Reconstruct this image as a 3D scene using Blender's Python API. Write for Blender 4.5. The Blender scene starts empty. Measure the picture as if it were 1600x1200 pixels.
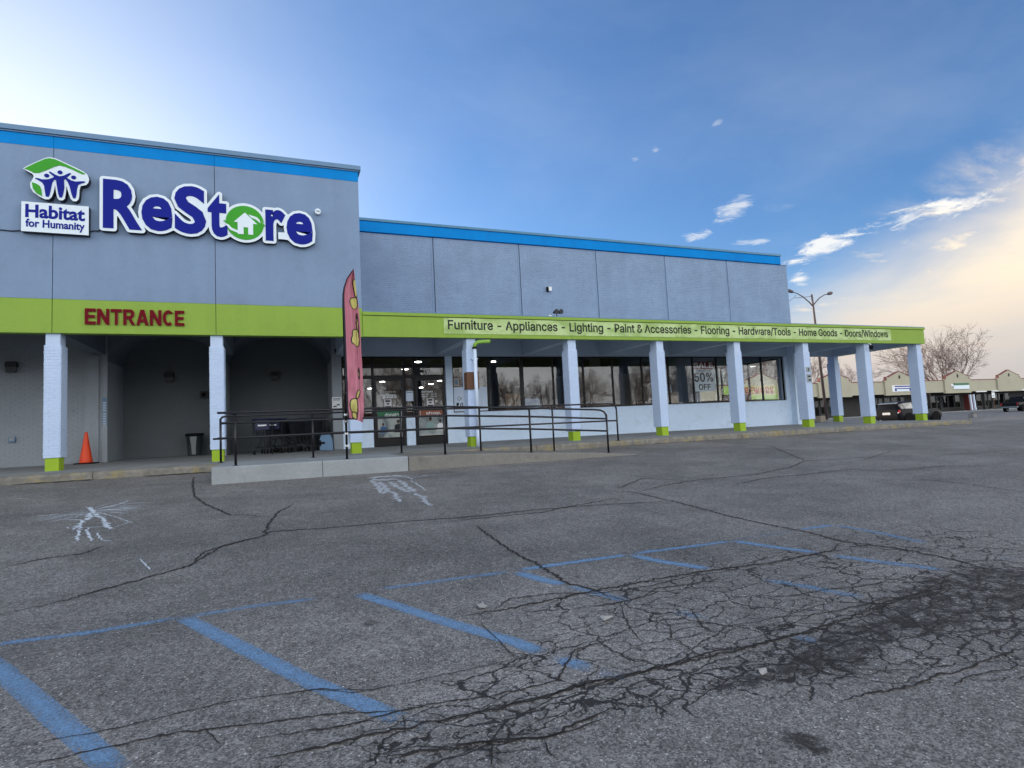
import bpy, math, random
import numpy as np
from mathutils import Vector, Matrix, geometry
R = math.radians
random.seed(7); RNG = np.random.default_rng(7)
sc = bpy.context.scene
COL = sc.collection
# ------------------------------------------------------------------ camera, sky, sun, exposure
cam_d = bpy.data.cameras.new('camera'); cam = bpy.data.objects.new('camera', cam_d); COL.objects.link(cam)
cam_d.sensor_width = 36.0; cam_d.lens = 20.311; cam_d.clip_start = 0.05; cam_d.clip_end = 4000
def view_rot(px, ry, rz):
    return Matrix.Rotation(rz, 3, 'Z') @ Matrix.Rotation(px, 3, 'X') @ Matrix.Rotation(ry, 3, 'Y')
VR = view_rot(R(4.29654), R(2.83976), R(-22.1373))
cam.matrix_world = Matrix.Translation((4.68427, -15.75902, 0.59072)) @ Matrix(((VR[0][0], VR[0][2], -VR[0][1]), (VR[1][0], VR[1][2], -VR[1][1]), (VR[2][0], VR[2][2], -VR[2][1]))).to_4x4()
sc.camera = cam
SUN_AZ, SUN_EL = -26.0, 9.0          # azimuth clockwise from +Y
sun_d = bpy.data.lights.new('sun', 'SUN'); sun_d.energy = 2.0; sun_d.angle = R(0.5); sun_d.color = (1, .86, .68)
sun = bpy.data.objects.new('sun', sun_d); COL.objects.link(sun)
sdir = Vector((math.sin(R(SUN_AZ))*math.cos(R(SUN_EL)), math.cos(R(SUN_AZ))*math.cos(R(SUN_EL)), math.sin(R(SUN_EL))))
sun.rotation_euler = (-sdir).to_track_quat('-Z', 'Y').to_euler(); sun.location = (0, 60, 40)
EXPOSURE = 1.68
vs = sc.view_settings; sc.display_settings.display_device = 'sRGB'
vs.view_transform = 'Standard'; vs.look = 'None'; vs.exposure = EXPOSURE; vs.gamma = 1; vs.use_curve_mapping = False
world = bpy.data.worlds.new('World'); sc.world = world; world.use_nodes = True

class NT:
    """small helper to wire shader nodes"""
    def __init__(s, tree): s.t = tree; s.n = tree.nodes; s.l = tree.links
    def new(s, typ, **kw):
        n = s.n.new(typ)
        for k, v in kw.items():
            if k in ('ins',):
                for i, x in v.items(): s.set(n, i, x)
            else: setattr(n, k, v)
        return n
    def set(s, n, i, x):
        sock = n.inputs[i]
        if isinstance(x, bpy.types.NodeSocket): s.l.new(x, sock)
        elif isinstance(x, bpy.types.Node): s.l.new(x.outputs[0], sock)
        else: sock.default_value = x
    def math(s, op, a, b=0.0, c=0.0, clamp=False):
        n = s.new('ShaderNodeMath', operation=op); n.use_clamp = clamp
        s.set(n, 0, a); s.set(n, 1, b); s.set(n, 2, c); return n.outputs[0]
    def ramp(s, x, a, b, lo=0.0, hi=1.0, smooth=True):
        n = s.new('ShaderNodeMapRange'); n.interpolation_type = 'SMOOTHSTEP' if smooth else 'LINEAR'
        s.set(n, 0, x); s.set(n, 1, a); s.set(n, 2, b); s.set(n, 3, lo); s.set(n, 4, hi); return n.outputs[0]
    def mix(s, f, a, b, mode='MIX'):
        n = s.new('ShaderNodeMix', data_type='RGBA', blend_type=mode)
        s.set(n, 0, f); s.set(n, 6, a); s.set(n, 7, b); return n.outputs[2]
    def noise(s, vec, scale, detail=4, rough=.55, dist=0.0, out=0):
        n = s.new('ShaderNodeTexNoise'); s.set(n, 0, vec); n.inputs['Scale'].default_value = scale
        n.inputs['Detail'].default_value = detail; n.inputs['Roughness'].default_value = rough; n.inputs['Distortion'].default_value = dist
        return n.outputs[out]
    def vor(s, vec, scale, feature='F1', out=0, rnd=1.0):
        n = s.new('ShaderNodeTexVoronoi', feature=feature); s.set(n, 0, vec); n.inputs['Scale'].default_value = scale
        n.inputs['Randomness'].default_value = rnd
        return n.outputs[out]
    def mapv(s, vec, scale=(1, 1, 1), loc=(0, 0, 0), rot=(0, 0, 0)):
        n = s.new('ShaderNodeMapping'); s.set(n, 0, vec); n.inputs[1].default_value = loc; n.inputs[2].default_value = rot; n.inputs[3].default_value = scale
        return n.outputs[0]

def c4(c, a=1.0):
    if isinstance(c, (int, float)): c = (c, c, c)
    return (c[0], c[1], c[2], a)

# ---- the sky: Nishita plus high wisps and the evening cloud bank on the right
def make_sky():
    t = NT(world.node_tree); t.n.clear()
    out = t.new('ShaderNodeOutputWorld'); bg = t.new('ShaderNodeBackground')
    sky = t.new('ShaderNodeTexSky'); sky.sky_type = 'NISHITA'; sky.sun_disc = False
    sky.sun_elevation = R(SUN_EL); sky.sun_rotation = R(SUN_AZ); sky.altitude = 100; sky.air_density = 1.0; sky.dust_density = 1.2; sky.ozone_density = 2.0
    d = t.new('ShaderNodeTexCoord').outputs['Generated']
    sep = t.new('ShaderNodeSeparateXYZ', ins={0: d})
    x, y, z = sep.outputs
    el = t.math('MULTIPLY', t.math('ARCSINE', z), 57.2958)
    az = t.math('MULTIPLY', t.math('ARCTAN2', x, y), 57.2958)
    zz = t.math('ADD', t.math('MAXIMUM', z, 0.0), .14)
    pv = t.new('ShaderNodeCombineXYZ', ins={0: t.math('DIVIDE', x, zz), 1: t.math('DIVIDE', y, zz), 2: 0.0}).outputs[0]
    n1 = t.noise(t.mapv(pv, (1.0, 1.6, 1), rot=(0, 0, R(25))), 2.1, 9, .62, .35)
    n2 = t.noise(pv, 1.1, 3, .5, 0)
    warp = t.noise(t.mapv(d, (1, 1, 3)), 3.0, 5, .55, .3)
    # cloud bank: its top climbs from 6 deg at az 45 to about 24 deg further right and stays so round the back
    top = t.math('ADD', t.ramp(az, 42, 66, 5.2, 16.0, False), t.ramp(az, 70, 120, 0, 48))
    back = t.ramp(az, -80, -120, 0, 60)
    top = t.math('MAXIMUM', top, back)
    top = t.math('ADD', top, t.math('MULTIPLY', t.math('SUBTRACT', warp, .5), 9.0))
    bank = t.ramp(t.math('SUBTRACT', top, el), -5.0, 5.5)
    edge = t.math('MULTIPLY', t.ramp(t.math('SUBTRACT', top, el), -6.5, -.5), t.ramp(n1, .44, .74))
    side = t.math('MAXIMUM', t.ramp(az, 36, 50), t.ramp(az, -75, -115))
    bank = t.math('MULTIPLY', t.math('MAXIMUM', t.math('MULTIPLY', bank, t.ramp(warp, .2, .5, .75, .97)), edge), side)
    wisp = t.math('MULTIPLY', t.ramp(n1, .57, .74), t.ramp(n2, .48, .66))
    wisp = t.math('MULTIPLY', wisp, t.ramp(az, 44, 60, 0, .9))
    n3 = t.noise(t.mapv(d, (1, 1, 3.4)), 19.0, 9, .7, .6)
    for a0, e0, ra, re_, tilt, amt in WISPS:
        da = t.math('SUBTRACT', az, a0); de = t.math('SUBTRACT', t.math('SUBTRACT', el, e0), t.math('MULTIPLY', da, tilt))
        q = t.math('ADD', t.math('POWER', t.math('DIVIDE', da, ra), 2.0), t.math('POWER', t.math('DIVIDE', de, re_), 2.0))
        q = t.math('SUBTRACT', 1.0, t.math('ADD', q, t.math('MULTIPLY', t.math('SUBTRACT', .55, n3), 4.8)))
        wisp = t.math('MAXIMUM', wisp, t.ramp(q, 0, 1.1, 0, amt))
    veil = t.math('MULTIPLY', t.ramp(t.noise(pv, .8, 6, .6, .2), .35, .75), .14)
    skyc = t.mix(1.0, sky.outputs[0], c4(SKY_GAIN), 'MULTIPLY')
    hi = t.mix(t.ramp(el, 0.0, 15.0), c4(BANK_LOW), c4(BANK_HIGH))
    hi = t.mix(t.ramp(warp, .42, .7, 0, .5), hi, c4(BANK_GREY))
    # clouds opposite the low sun are front lit and out of view, brightened to light the store front
    opp = t.math('MAXIMUM', t.ramp(az, 78, 125), t.ramp(az, -80, -120))
    hi = t.mix(opp, hi, t.mix(t.ramp(n2, .35, .7), c4(FRONT_LIT), c4([.72*q for q in FRONT_LIT])))
    lowb = t.ramp(el, 2, 50, 1.75, .55); fl = t.new('ShaderNodeCombineXYZ', ins={0: lowb, 1: lowb, 2: lowb}).outputs[0]  # unseen low clouds raised further, for more light under the canopy
    hi = t.mix(opp, hi, t.mix(1.0, hi, fl, 'MULTIPLY'))
    c = t.mix(veil, skyc, c4(WISP_VEIL))
    dn = t.new('ShaderNodeVectorMath', operation='DOT_PRODUCT'); t.set(dn, 0, d); dn.inputs[1].default_value = sdir
    c = t.mix(t.math('POWER', t.ramp(dn.outputs['Value'], .6, 1.0, 0, 1, False), 4.0), c, c4(GLOW))   # thin bright cloud round the low sun
    c = t.mix(wisp, c, c4(WISP))
    c = t.mix(bank, c, hi)
    t.set(bg, 0, c); bg.inputs[1].default_value = SKY_STR
    t.set(out, 0, bg)
SKY_STR = 0.12
SKY_GAIN = (.345, .485, .69)
BANK_LOW = (1.65, 1.5, 1.5); BANK_HIGH = (3.5, 2.9, 2.05); BANK_GREY = (1.8, 1.6, 1.45); WISP = (2.65, 2.65, 2.6); WISP_VEIL = (2.2, 2.4, 2.6); FRONT_LIT = (5.0, 5.1, 5.2)
GLOW = (2.75, 2.75, 2.75)
WISPS = [(44.4, 18.9, 2.3, 1.2, .30, .6), (40.9, 16.9, 1.6, .6, .1, .7), (51.2, 14.2, 3.6, 1.05, .17, .9), (59.0, 15.2, 4.6, 1.0, .06, .95), (49.3, 11.9, 1.1, .9, 0, .9), (43.5, 26.1, .7, .35, .3, .35), (37.6, 25.0, .5, .3, 0, .35), (35.6, 24.4, .5, .3, 0, .25), (64.8, 16.2, 2.0, .7, .2, .7), (45.5, 15.6, 2.5, .35, -.1, .5)]
make_sky()

# ------------------------------------------------------------------ materials
def mat(name, col, rough=.7, metal=0.0, var=.0, vscale=3.0, bump=0.0, bscale=40.0, dirt=None, dscale=1.2, damt=.0, spec=.4, emit=None, estr=0.0, var2=0.0, streak=0.0):
    m = bpy.data.materials.new(name); m.use_nodes = True; t = NT(m.node_tree)
    b = m.node_tree.nodes['Principled BSDF']
    co = t.new('ShaderNodeTexCoord').outputs['Object']
    c = c4(col)
    if var:
        f = t.ramp(t.noise(co, vscale, 6, .6), .25, .75, 1-var, 1+var, False)
        c = t.mix(1.0, c, t.new('ShaderNodeCombineXYZ', ins={0: f, 1: f, 2: f}).outputs[0], 'MULTIPLY')
    if var2:
        f = t.ramp(t.noise(co, vscale*14, 3, .7), .3, .7, 1-var2, 1+var2, False)
        c = t.mix(1.0, c, t.new('ShaderNodeCombineXYZ', ins={0: f, 1: f, 2: f}).outputs[0], 'MULTIPLY')
    if dirt is not None:
        f = t.ramp(t.noise(co, dscale, 8, .68, .4), .5, .75, 0, damt)
        c = t.mix(f, c, c4(dirt))
    if streak:
        f = t.ramp(t.noise(t.mapv(co, (2.6, 2.6, .22)), 1.0, 6, .6), .35, .7, 1+streak*.4, 1-streak, False)
        c = t.mix(1.0, c, t.new('ShaderNodeCombineXYZ', ins={0: f, 1: f, 2: f}).outputs[0], 'MULTIPLY')
    t.set(b, 'Base Color', c); b.inputs['Roughness'].default_value = rough; b.inputs['Metallic'].default_value = metal
    b.inputs['Specular IOR Level'].default_value = spec
    if bump:
        bn = t.new('ShaderNodeBump'); bn.inputs['Strength'].default_value = bump; bn.inputs['Distance'].default_value = .01
        t.set(bn, 'Height', t.noise(co, bscale, 5, .65)); t.set(b, 'Normal', bn)
    if emit is not None:
        b.inputs['Emission Color'].default_value = c4(emit); b.inputs['Emission Strength'].default_value = estr
    return m
M = {}
WALL = (.20, .285, .425)
M['stucco'] = mat('stucco_paint', WALL, .9, var=.07, vscale=.8, bump=.35, bscale=45, dirt=(.15, .20, .29), dscale=.7, damt=.4, var2=.03, streak=.05)
M['brick'] = mat('painted_brick', (.235, .325, .465), .85, var=.10, vscale=1.2, bump=.5, bscale=60, dirt=(.14, .19, .28), dscale=3.5, damt=.2, var2=.05, streak=.05)
M['brick_pale'] = mat('pale_painted_brick', (.66, .80, .97), .8, var=.06, vscale=1.0, bump=.45, bscale=70, dirt=(.30, .34, .40), dscale=2.0, damt=.3, var2=.03)
M['brick_shaded'] = mat('shade_toned_recess_brick', (.14, .157, .168), .85, var=.07, vscale=1.0, bump=.45, bscale=70, var2=.03)  # grey brick darkened in its colour to deepen the shade of the recess
M['soffit_shaded'] = mat('shade_toned_soffit', (.15, .18, .22), .85, var=.08)  # soffit colour darkened to stand for the shade under the entrance block
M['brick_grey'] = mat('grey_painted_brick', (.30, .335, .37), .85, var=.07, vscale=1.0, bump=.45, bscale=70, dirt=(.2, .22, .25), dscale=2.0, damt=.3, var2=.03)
M['column'] = mat('column_paint', (.49, .61, .81), .75, var=.04, vscale=1.5, bump=.4, bscale=70, dirt=(.36, .44, .56), dscale=2.5, damt=.25, var2=.02)
M['blue'] = mat('blue_band_paint', (.008, .225, .62), .8, spec=.04, var=.06, vscale=1.0, dirt=(.02, .13, .40), dscale=1.5, damt=.3, streak=.05)
M['coping'] = mat('coping_metal', (.11, .20, .32), .45, .3, var=.08)
M['coping_blue'] = mat('coping_teal_metal', (.07, .19, .30), .45, .2, var=.08)
M['green'] = mat('lime_paint', (.235, .375, .05), .7, var=.05, vscale=.9, bump=.12, bscale=50, dirt=(.20, .32, .04), dscale=1.1, damt=.5, var2=.03, streak=.05)
M['green_col'] = mat('lime_plinth_paint', (.29, .44, .02), .65, var=.08, vscale=6, bump=.3, bscale=50, dirt=(.14, .2, .03), dscale=7, damt=.5)
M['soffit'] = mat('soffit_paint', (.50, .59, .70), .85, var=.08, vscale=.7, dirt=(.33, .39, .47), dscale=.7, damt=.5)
M['dark_frame'] = mat('dark_bronze_aluminium', (.010, .010, .012), .4, .3)
M['black_paint'] = mat('black_rail_paint', (.006, .0055, .009), .35, var=.2, vscale=20, spec=.5)
M['concrete'] = mat('pale_new_concrete', (.30, .33, .35), .92, var=.12, vscale=1.4, bump=.4, bscale=60, dirt=(.2, .21, .22), dscale=1.6, damt=.6, var2=.06)
M['concrete_old'] = mat('old_concrete', (.21, .205, .19), .95, var=.14, vscale=1.8, bump=.7, bscale=45, dirt=(.10, .10, .095), dscale=1.8, damt=.7, var2=.12)
M['walk'] = mat('walk_concrete', (.24, .255, .265), .92, var=.1, vscale=.8, bump=.35, bscale=50, dirt=(.13, .135, .14), dscale=1.1, damt=.6, var2=.06)
M['red'] = mat('dark_red_letter_paint', (.13, .003, .010), .7, var=.06, spec=.12)
M['red_edge'] = mat('pale_red_letter_edge', (.42, .22, .16), .6)
M['navy'] = mat('blue_sign_vinyl', (.004, .012, .24), .6, spec=.15, var=.06, vscale=2)
M['sign_white'] = mat('white_sign_face', (.70, .80, .88), .6, var=.03, vscale=1)
M['sign_green'] = mat('green_sign_vinyl', (.05, .33, .03), .6, spec=.15, var=.06, vscale=2)
M['sign_edge'] = mat('dark_sign_return', (.012, .014, .02), .5)
M['ink'] = mat('black_print', (.010, .014, .014), .7)
M['white'] = mat('white_paint', (.75, .78, .8), .5)
M['paper'] = mat('white_paper', (.7, .68, .72), .8)
M['brown'] = mat('brown_wood_board', (.12, .06, .035), .8, var=.2, vscale=12)
M['pipe'] = mat('pale_blue_pipe', (.60, .71, .87), .45, var=.03)
M['pipe_green'] = mat('green_pipe_paint', (.22, .44, .05), .45, var=.12, vscale=12, dirt=(.45, .5, .4), dscale=14, damt=.6)
M['orange'] = mat('cone_plastic', (.86, .075, .018), .5, var=.08, vscale=8, dirt=(.4, .06, .03), dscale=8, damt=.5)
M['rubber'] = mat('black_rubber', (.010, .010, .011), .9, spec=.08)
M['int_wall'] = mat('interior_wall', (.16, .15, .13), .9, var=.1, vscale=.5)
M['int_floor'] = mat('interior_floor', (.20, .19, .17), .5, var=.1)
M['int_ceiling'] = mat('interior_ceiling', (.10, .10, .095), .9)
M['lamp'] = mat('lit_lamp_lens', (1, 1, 1), .5, emit=(1, .95, .86), estr=9.0)
M['chrome'] = mat('dull_chrome', (.35, .36, .38), .3, 1.0)
M['cart'] = mat('cart_steel', (.018, .022, .03), .5, .2)
M['cart_blue'] = mat('cart_blue_plastic', (.012, .016, .06), .45)
M['grey_plastic'] = mat('grey_plastic', (.05, .06, .065), .5)
M['bag'] = mat('clear_bin_bag', (.22, .24, .25), .3)
M['wood'] = mat('brown_furniture_wood', (.09, .04, .02), .5, var=.2, vscale=5)
M['wood_lt'] = mat('pale_furniture_wood', (.30, .2, .11), .5, var=.15, vscale=5)
M['fabric_olive'] = mat('olive_upholstery', (.17, .17, .05), .9, var=.1, vscale=10)
M['fabric_dark'] = mat('dark_upholstery', (.03, .03, .035), .9)
M['fabric_red'] = mat('red_upholstery', (.18, .03, .02), .9)
M['appliance'] = mat('white_enamel', (.62, .62, .6), .3)
M['mall_wall'] = mat('beige_stucco', (.40, .38, .29), .9, var=.06, vscale=.4, dirt=(.28, .25, .19), dscale=.5, damt=.4)
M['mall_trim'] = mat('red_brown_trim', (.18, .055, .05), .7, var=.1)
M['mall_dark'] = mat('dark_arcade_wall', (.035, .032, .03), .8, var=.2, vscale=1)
M['bark'] = mat('bare_bark', (.21, .16, .15), .9, var=.15, vscale=2)
M['car_black'] = mat('black_car_paint', (.010, .011, .014), .4, spec=.08)
M['car_white'] = mat('white_car_paint', (.6, .64, .68), .25, spec=.6)
M['tail'] = mat('red_tail_lens', (.38, .012, .02), .25)
M['rim'] = mat('alloy_rim', (.4, .41, .42), .35, .8)
M['plate'] = mat('licence_plate', (.62, .6, .6), .5)
M['pole'] = mat('lamp_post_metal', (.11, .085, .085), .5, .3)
M['stone'] = mat('beige_block_stone', (.42, .36, .28), .9, var=.15, vscale=4, bump=.5, bscale=20, dirt=(.2, .18, .15), dscale=4, damt=.5)
M['grass'] = mat('dry_verge', (.10, .095, .05), .95, var=.2, vscale=.05)

def glass_mat(name, tint, boost, base):
    m = bpy.data.materials.new(name); m.use_nodes = True; t = NT(m.node_tree); t.n.clear()
    out = t.new('ShaderNodeOutputMaterial'); tr = t.new('ShaderNodeBsdfTransparent'); tr.inputs[0].default_value = c4(tint)
    gl = t.new('ShaderNodeBsdfGlossy'); gl.inputs[0].default_value = (1, 1, 1, 1); gl.inputs['Roughness'].default_value = .015
    co = t.new('ShaderNodeTexCoord').outputs['Object']
    bn = t.new('ShaderNodeBump'); bn.inputs['Strength'].default_value = .004; bn.inputs['Distance'].default_value = .05
    t.set(bn, 'Height', t.noise(co, 1.3, 2)); t.set(gl, 'Normal', bn)
    ge = t.new('ShaderNodeNewGeometry'); dt = t.new('ShaderNodeVectorMath', operation='DOT_PRODUCT'); t.set(dt, 0, ge.outputs['Normal']); t.set(dt, 1, ge.outputs['Incoming'])
    k = t.math('POWER', t.math('SUBTRACT', 1.0, t.math('ABSOLUTE', dt.outputs['Value'])), 5.0)
    f = t.math('ADD', t.math('MULTIPLY', t.math('ADD', t.math('MULTIPLY', k, .92), .075), boost), base, clamp=True)
    mx = t.new('ShaderNodeMixShader'); t.set(mx, 0, f); t.set(mx, 1, tr); t.set(mx, 2, gl); t.set(out, 0, mx)
    return m
M['glass'] = glass_mat('shop_glass', (.90, .92, .92), 1.0, .0)
M['arcade_glass'] = glass_mat('arcade_glass', (.25, .26, .26), .35, .0)
M['car_glass'] = glass_mat('car_glass', (.10, .11, .12), 2.2, .06)

def asphalt_nodes(t, co):
    v1c = t.vor(co, 120, out=1); sp = t.new('ShaderNodeSeparateColor', ins={0: v1c})
    v2 = t.new('ShaderNodeSeparateColor', ins={0: t.vor(co, 38, out=1)})
    g = t.ramp(sp.outputs[0], 0, 1, .40, 1.50, False)
    g = t.math('MULTIPLY', g, t.ramp(v2.outputs[1], 0, 1, .78, 1.22, False))
    g = t.math('MULTIPLY', g, t.ramp(t.noise(co, 400, 2), .3, .7, .8, 1.2, False))
    g = t.math('MULTIPLY', g, t.ramp(t.noise(co, .55, 7, .62), .3, .7, .68, 1.24, False))
    g = t.math('MULTIPLY', g, t.ramp(t.noise(t.mapv(co, (.25, 2.2, 1)), 1.0, 5, .6), .3, .7, .92, 1.08, False))
    chip = t.math('MULTIPLY', t.ramp(sp.outputs[1], .925, .94), t.ramp(t.vor(co, 120), .42, .3))
    g = t.math('MULTIPLY', g, t.ramp(t.noise(co, 2.6, 6, .7), .35, .65, .86, 1.10, False))
    colr = t.mix(1.0, c4((.214, .206, .196)), t.new('ShaderNodeCombineXYZ', ins={0: g, 1: g, 2: g}).outputs[0], 'MULTIPLY')
    colr = t.mix(chip, colr, c4((.58, .58, .57)))
    v3 = t.new('ShaderNodeSeparateColor', ins={0: t.vor(co, 62, out=1)})
    colr = t.mix(t.math('MULTIPLY', t.ramp(v3.outputs[0], .965, .975), t.ramp(t.vor(co, 62), .40, .28)), colr, c4((.62, .61, .59)))
    return colr, sp.outputs[0]
def asphalt():
    m = bpy.data.materials.new('worn_asphalt'); m.use_nodes = True; t = NT(m.node_tree); b = t.n['Principled BSDF']
    co = t.new('ShaderNodeTexCoord').outputs['Object']
    colr, h = asphalt_nodes(t, co)
    ca = t.new('ShaderNodeAttribute', attribute_name='crack').outputs['Fac']
    sa = t.new('ShaderNodeAttribute', attribute_name='stain').outputs['Fac']
    wv = t.new('ShaderNodeVectorMath', operation='ADD')
    nz = t.new('ShaderNodeVectorMath', operation='SCALE'); t.set(nz, 0, t.noise(co, 5.5, 4, .6, out=1)); nz.inputs['Scale'].default_value = .17
    t.set(wv, 0, t.mapv(co, (.72, 1.25, 1))); t.set(wv, 1, nz)
    e0 = t.vor(wv.outputs[0], 2.3, 'DISTANCE_TO_EDGE'); e1 = t.vor(wv.outputs[0], 4.4, 'DISTANCE_TO_EDGE'); e2 = t.vor(wv.outputs[0], 9.5, 'DISTANCE_TO_EDGE')
    jit = t.ramp(t.noise(co, 30, 4, .7), .25, .75, .3, 1.7, False)
    def net(e, a, w, soft): return t.math('MULTIPLY', t.ramp(t.math('SUBTRACT', e, t.math('MULTIPLY', w, jit)), -soft, soft*.3, 1, 0), t.ramp(t.math('ADD', ca, t.math('MULTIPLY', t.math('SUBTRACT', t.noise(co, 2.2, 3), .5), .35)), a, a+.07))
    k = t.math('MAXIMUM', net(e0, .14, t.ramp(ca, .1, .9, .010, .020), .010), t.math('MAXIMUM', net(e1, .34, t.ramp(ca, .3, 1.0, .012, .034), .017), net(e2, .74, t.ramp(ca, .7, 1.0, .008, .04), .026)))
    st = t.ramp(t.math('ADD', sa, t.math('MULTIPLY', t.math('SUBTRACT', t.noise(co, 9, 9, .78, .5), .5), 2.4)), .46, .92, 0, .84)
    colr = t.mix(st, colr, c4((.020, .016, .014)))
    colr = t.mix(t.math('MULTIPLY', k, .93), colr, c4((.024, .021, .020)))
    t.set(b, 'Base Color', colr); b.inputs['Roughness'].default_value = .78; b.inputs['Specular IOR Level'].default_value = .32
    bn = t.new('ShaderNodeBump'); bn.inputs['Strength'].default_value = .55; bn.inputs['Distance'].default_value = .006
    t.set(bn, 'Height', t.math('SUBTRACT', h, t.math('MULTIPLY', k, 3.0))); t.set(b, 'Normal', bn)
    return m
M['asphalt'] = asphalt()
def worn_paint(name, col, amt):
    """paint worn through to nothing where the 'wear' attribute is low"""
    m = bpy.data.materials.new(name); m.use_nodes = True; t = NT(m.node_tree); b = t.n['Principled BSDF']
    out = t.n['Material Output']; co = t.new('ShaderNodeTexCoord').outputs['Object']
    w = t.new('ShaderNodeAttribute', attribute_name='wear').outputs['Fac']
    sp = t.new('ShaderNodeSeparateColor', ins={0: t.vor(co, 120, out=1)})
    n = t.math('ADD', t.math('MULTIPLY', t.noise(co, 14, 6, .7), .75), t.math('MULTIPLY', sp.outputs[0], .45))
    a = t.ramp(t.math('SUBTRACT', t.math('MULTIPLY', w, 1.08), t.math('MULTIPLY', n, .9)), -.18, .52, 0, amt)
    f = t.ramp(sp.outputs[2], 0, 1, .75, 1.2, False)
    c = t.mix(1.0, c4(col), t.new('ShaderNodeCombineXYZ', ins={0: f, 1: f, 2: f}).outputs[0], 'MULTIPLY')
    t.set(b, 'Base Color', c); b.inputs['Roughness'].default_value = .85
    tr = t.new('ShaderNodeBsdfTransparent'); mx = t.new('ShaderNodeMixShader'); t.set(mx, 0, a); t.set(mx, 1, tr); t.set(mx, 2, b); t.set(out, 0, mx)
    return m
M['line_blue'] = worn_paint('worn_blue_line_paint', (.20, .37, .60), .77)
M['spill'] = worn_paint('white_paint_spill', (.68, .75, .82), .97)
M['spill_grey'] = worn_paint('thin_grey_paint_spill', (.50, .54, .58), .95)
M['crack'] = mat('tarry_crack_shadow', (.032, .028, .026), .95)  # one dark tone for tar and the shadow down in each crack
M['leafbit'] = mat('flat_litter', (.42, .41, .38), .9)
def kerb_mat():
    m = bpy.data.materials.new('kerb_worn_yellow'); m.use_nodes = True; t = NT(m.node_tree); b = t.n['Principled BSDF']
    co = t.new('ShaderNodeTexCoord').outputs['Object']
    f = t.ramp(t.noise(co, 1.7, 8, .7, .4), .48, .68, 0, .75)
    base = t.mix(t.ramp(t.noise(co, 6, 6, .65), .3, .7), c4((.15, .145, .13)), c4((.25, .24, .215)))
    t.set(b, 'Base Color', t.mix(f, base, c4((.34, .27, .075)))); b.inputs['Roughness'].default_value = .95
    bn = t.new('ShaderNodeBump'); bn.inputs['Strength'].default_value = .6; bn.inputs['Distance'].default_value = .01
    t.set(bn, 'Height', t.noise(co, 35, 6, .7)); t.set(b, 'Normal', bn)
    return m
M['kerb'] = kerb_mat()
def banner_mat():
    m = bpy.data.materials.new('faded_green_banner'); m.use_nodes = True; t = NT(m.node_tree); b = t.n['Principled BSDF']
    co = t.new('ShaderNodeTexCoord').outputs['Object']
    f = t.ramp(t.noise(t.mapv(co, (1, 1, 1.6)), 1.3, 7, .62, .3), .36, .58)
    t.set(b, 'Base Color', t.mix(f, c4((.28, .42, .12)), c4((.46, .60, .27)))); b.inputs['Roughness'].default_value = .6
    return m
M['banner'] = banner_mat()
def print_mat(name, cols, scale):
    m = bpy.data.materials.new(name); m.use_nodes = True; t = NT(m.node_tree); b = t.n['Principled BSDF']
    co = t.new('ShaderNodeTexCoord').outputs['Object']
    n = t.new('ShaderNodeValToRGB'); t.set(n, 0, t.noise(co, scale, 3, .5, .6)); cr = n.color_ramp; cr.interpolation = 'EASE'
    while len(cr.elements) < len(cols): cr.elements.new(.5)
    for i, (p, c) in enumerate(cols): cr.elements[i].position = p; cr.elements[i].color = c4(c)
    t.set(b, 'Base Color', n.outputs[0]); b.inputs['Roughness'].default_value = .4
    return m
M['photo_print'] = print_mat('poster_photo_print', [(.3, (.05, .07, .09)), (.45, (.22, .26, .27)), (.55, (.33, .36, .35)), (.65, (.40, .42, .40))], 2.2)

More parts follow.
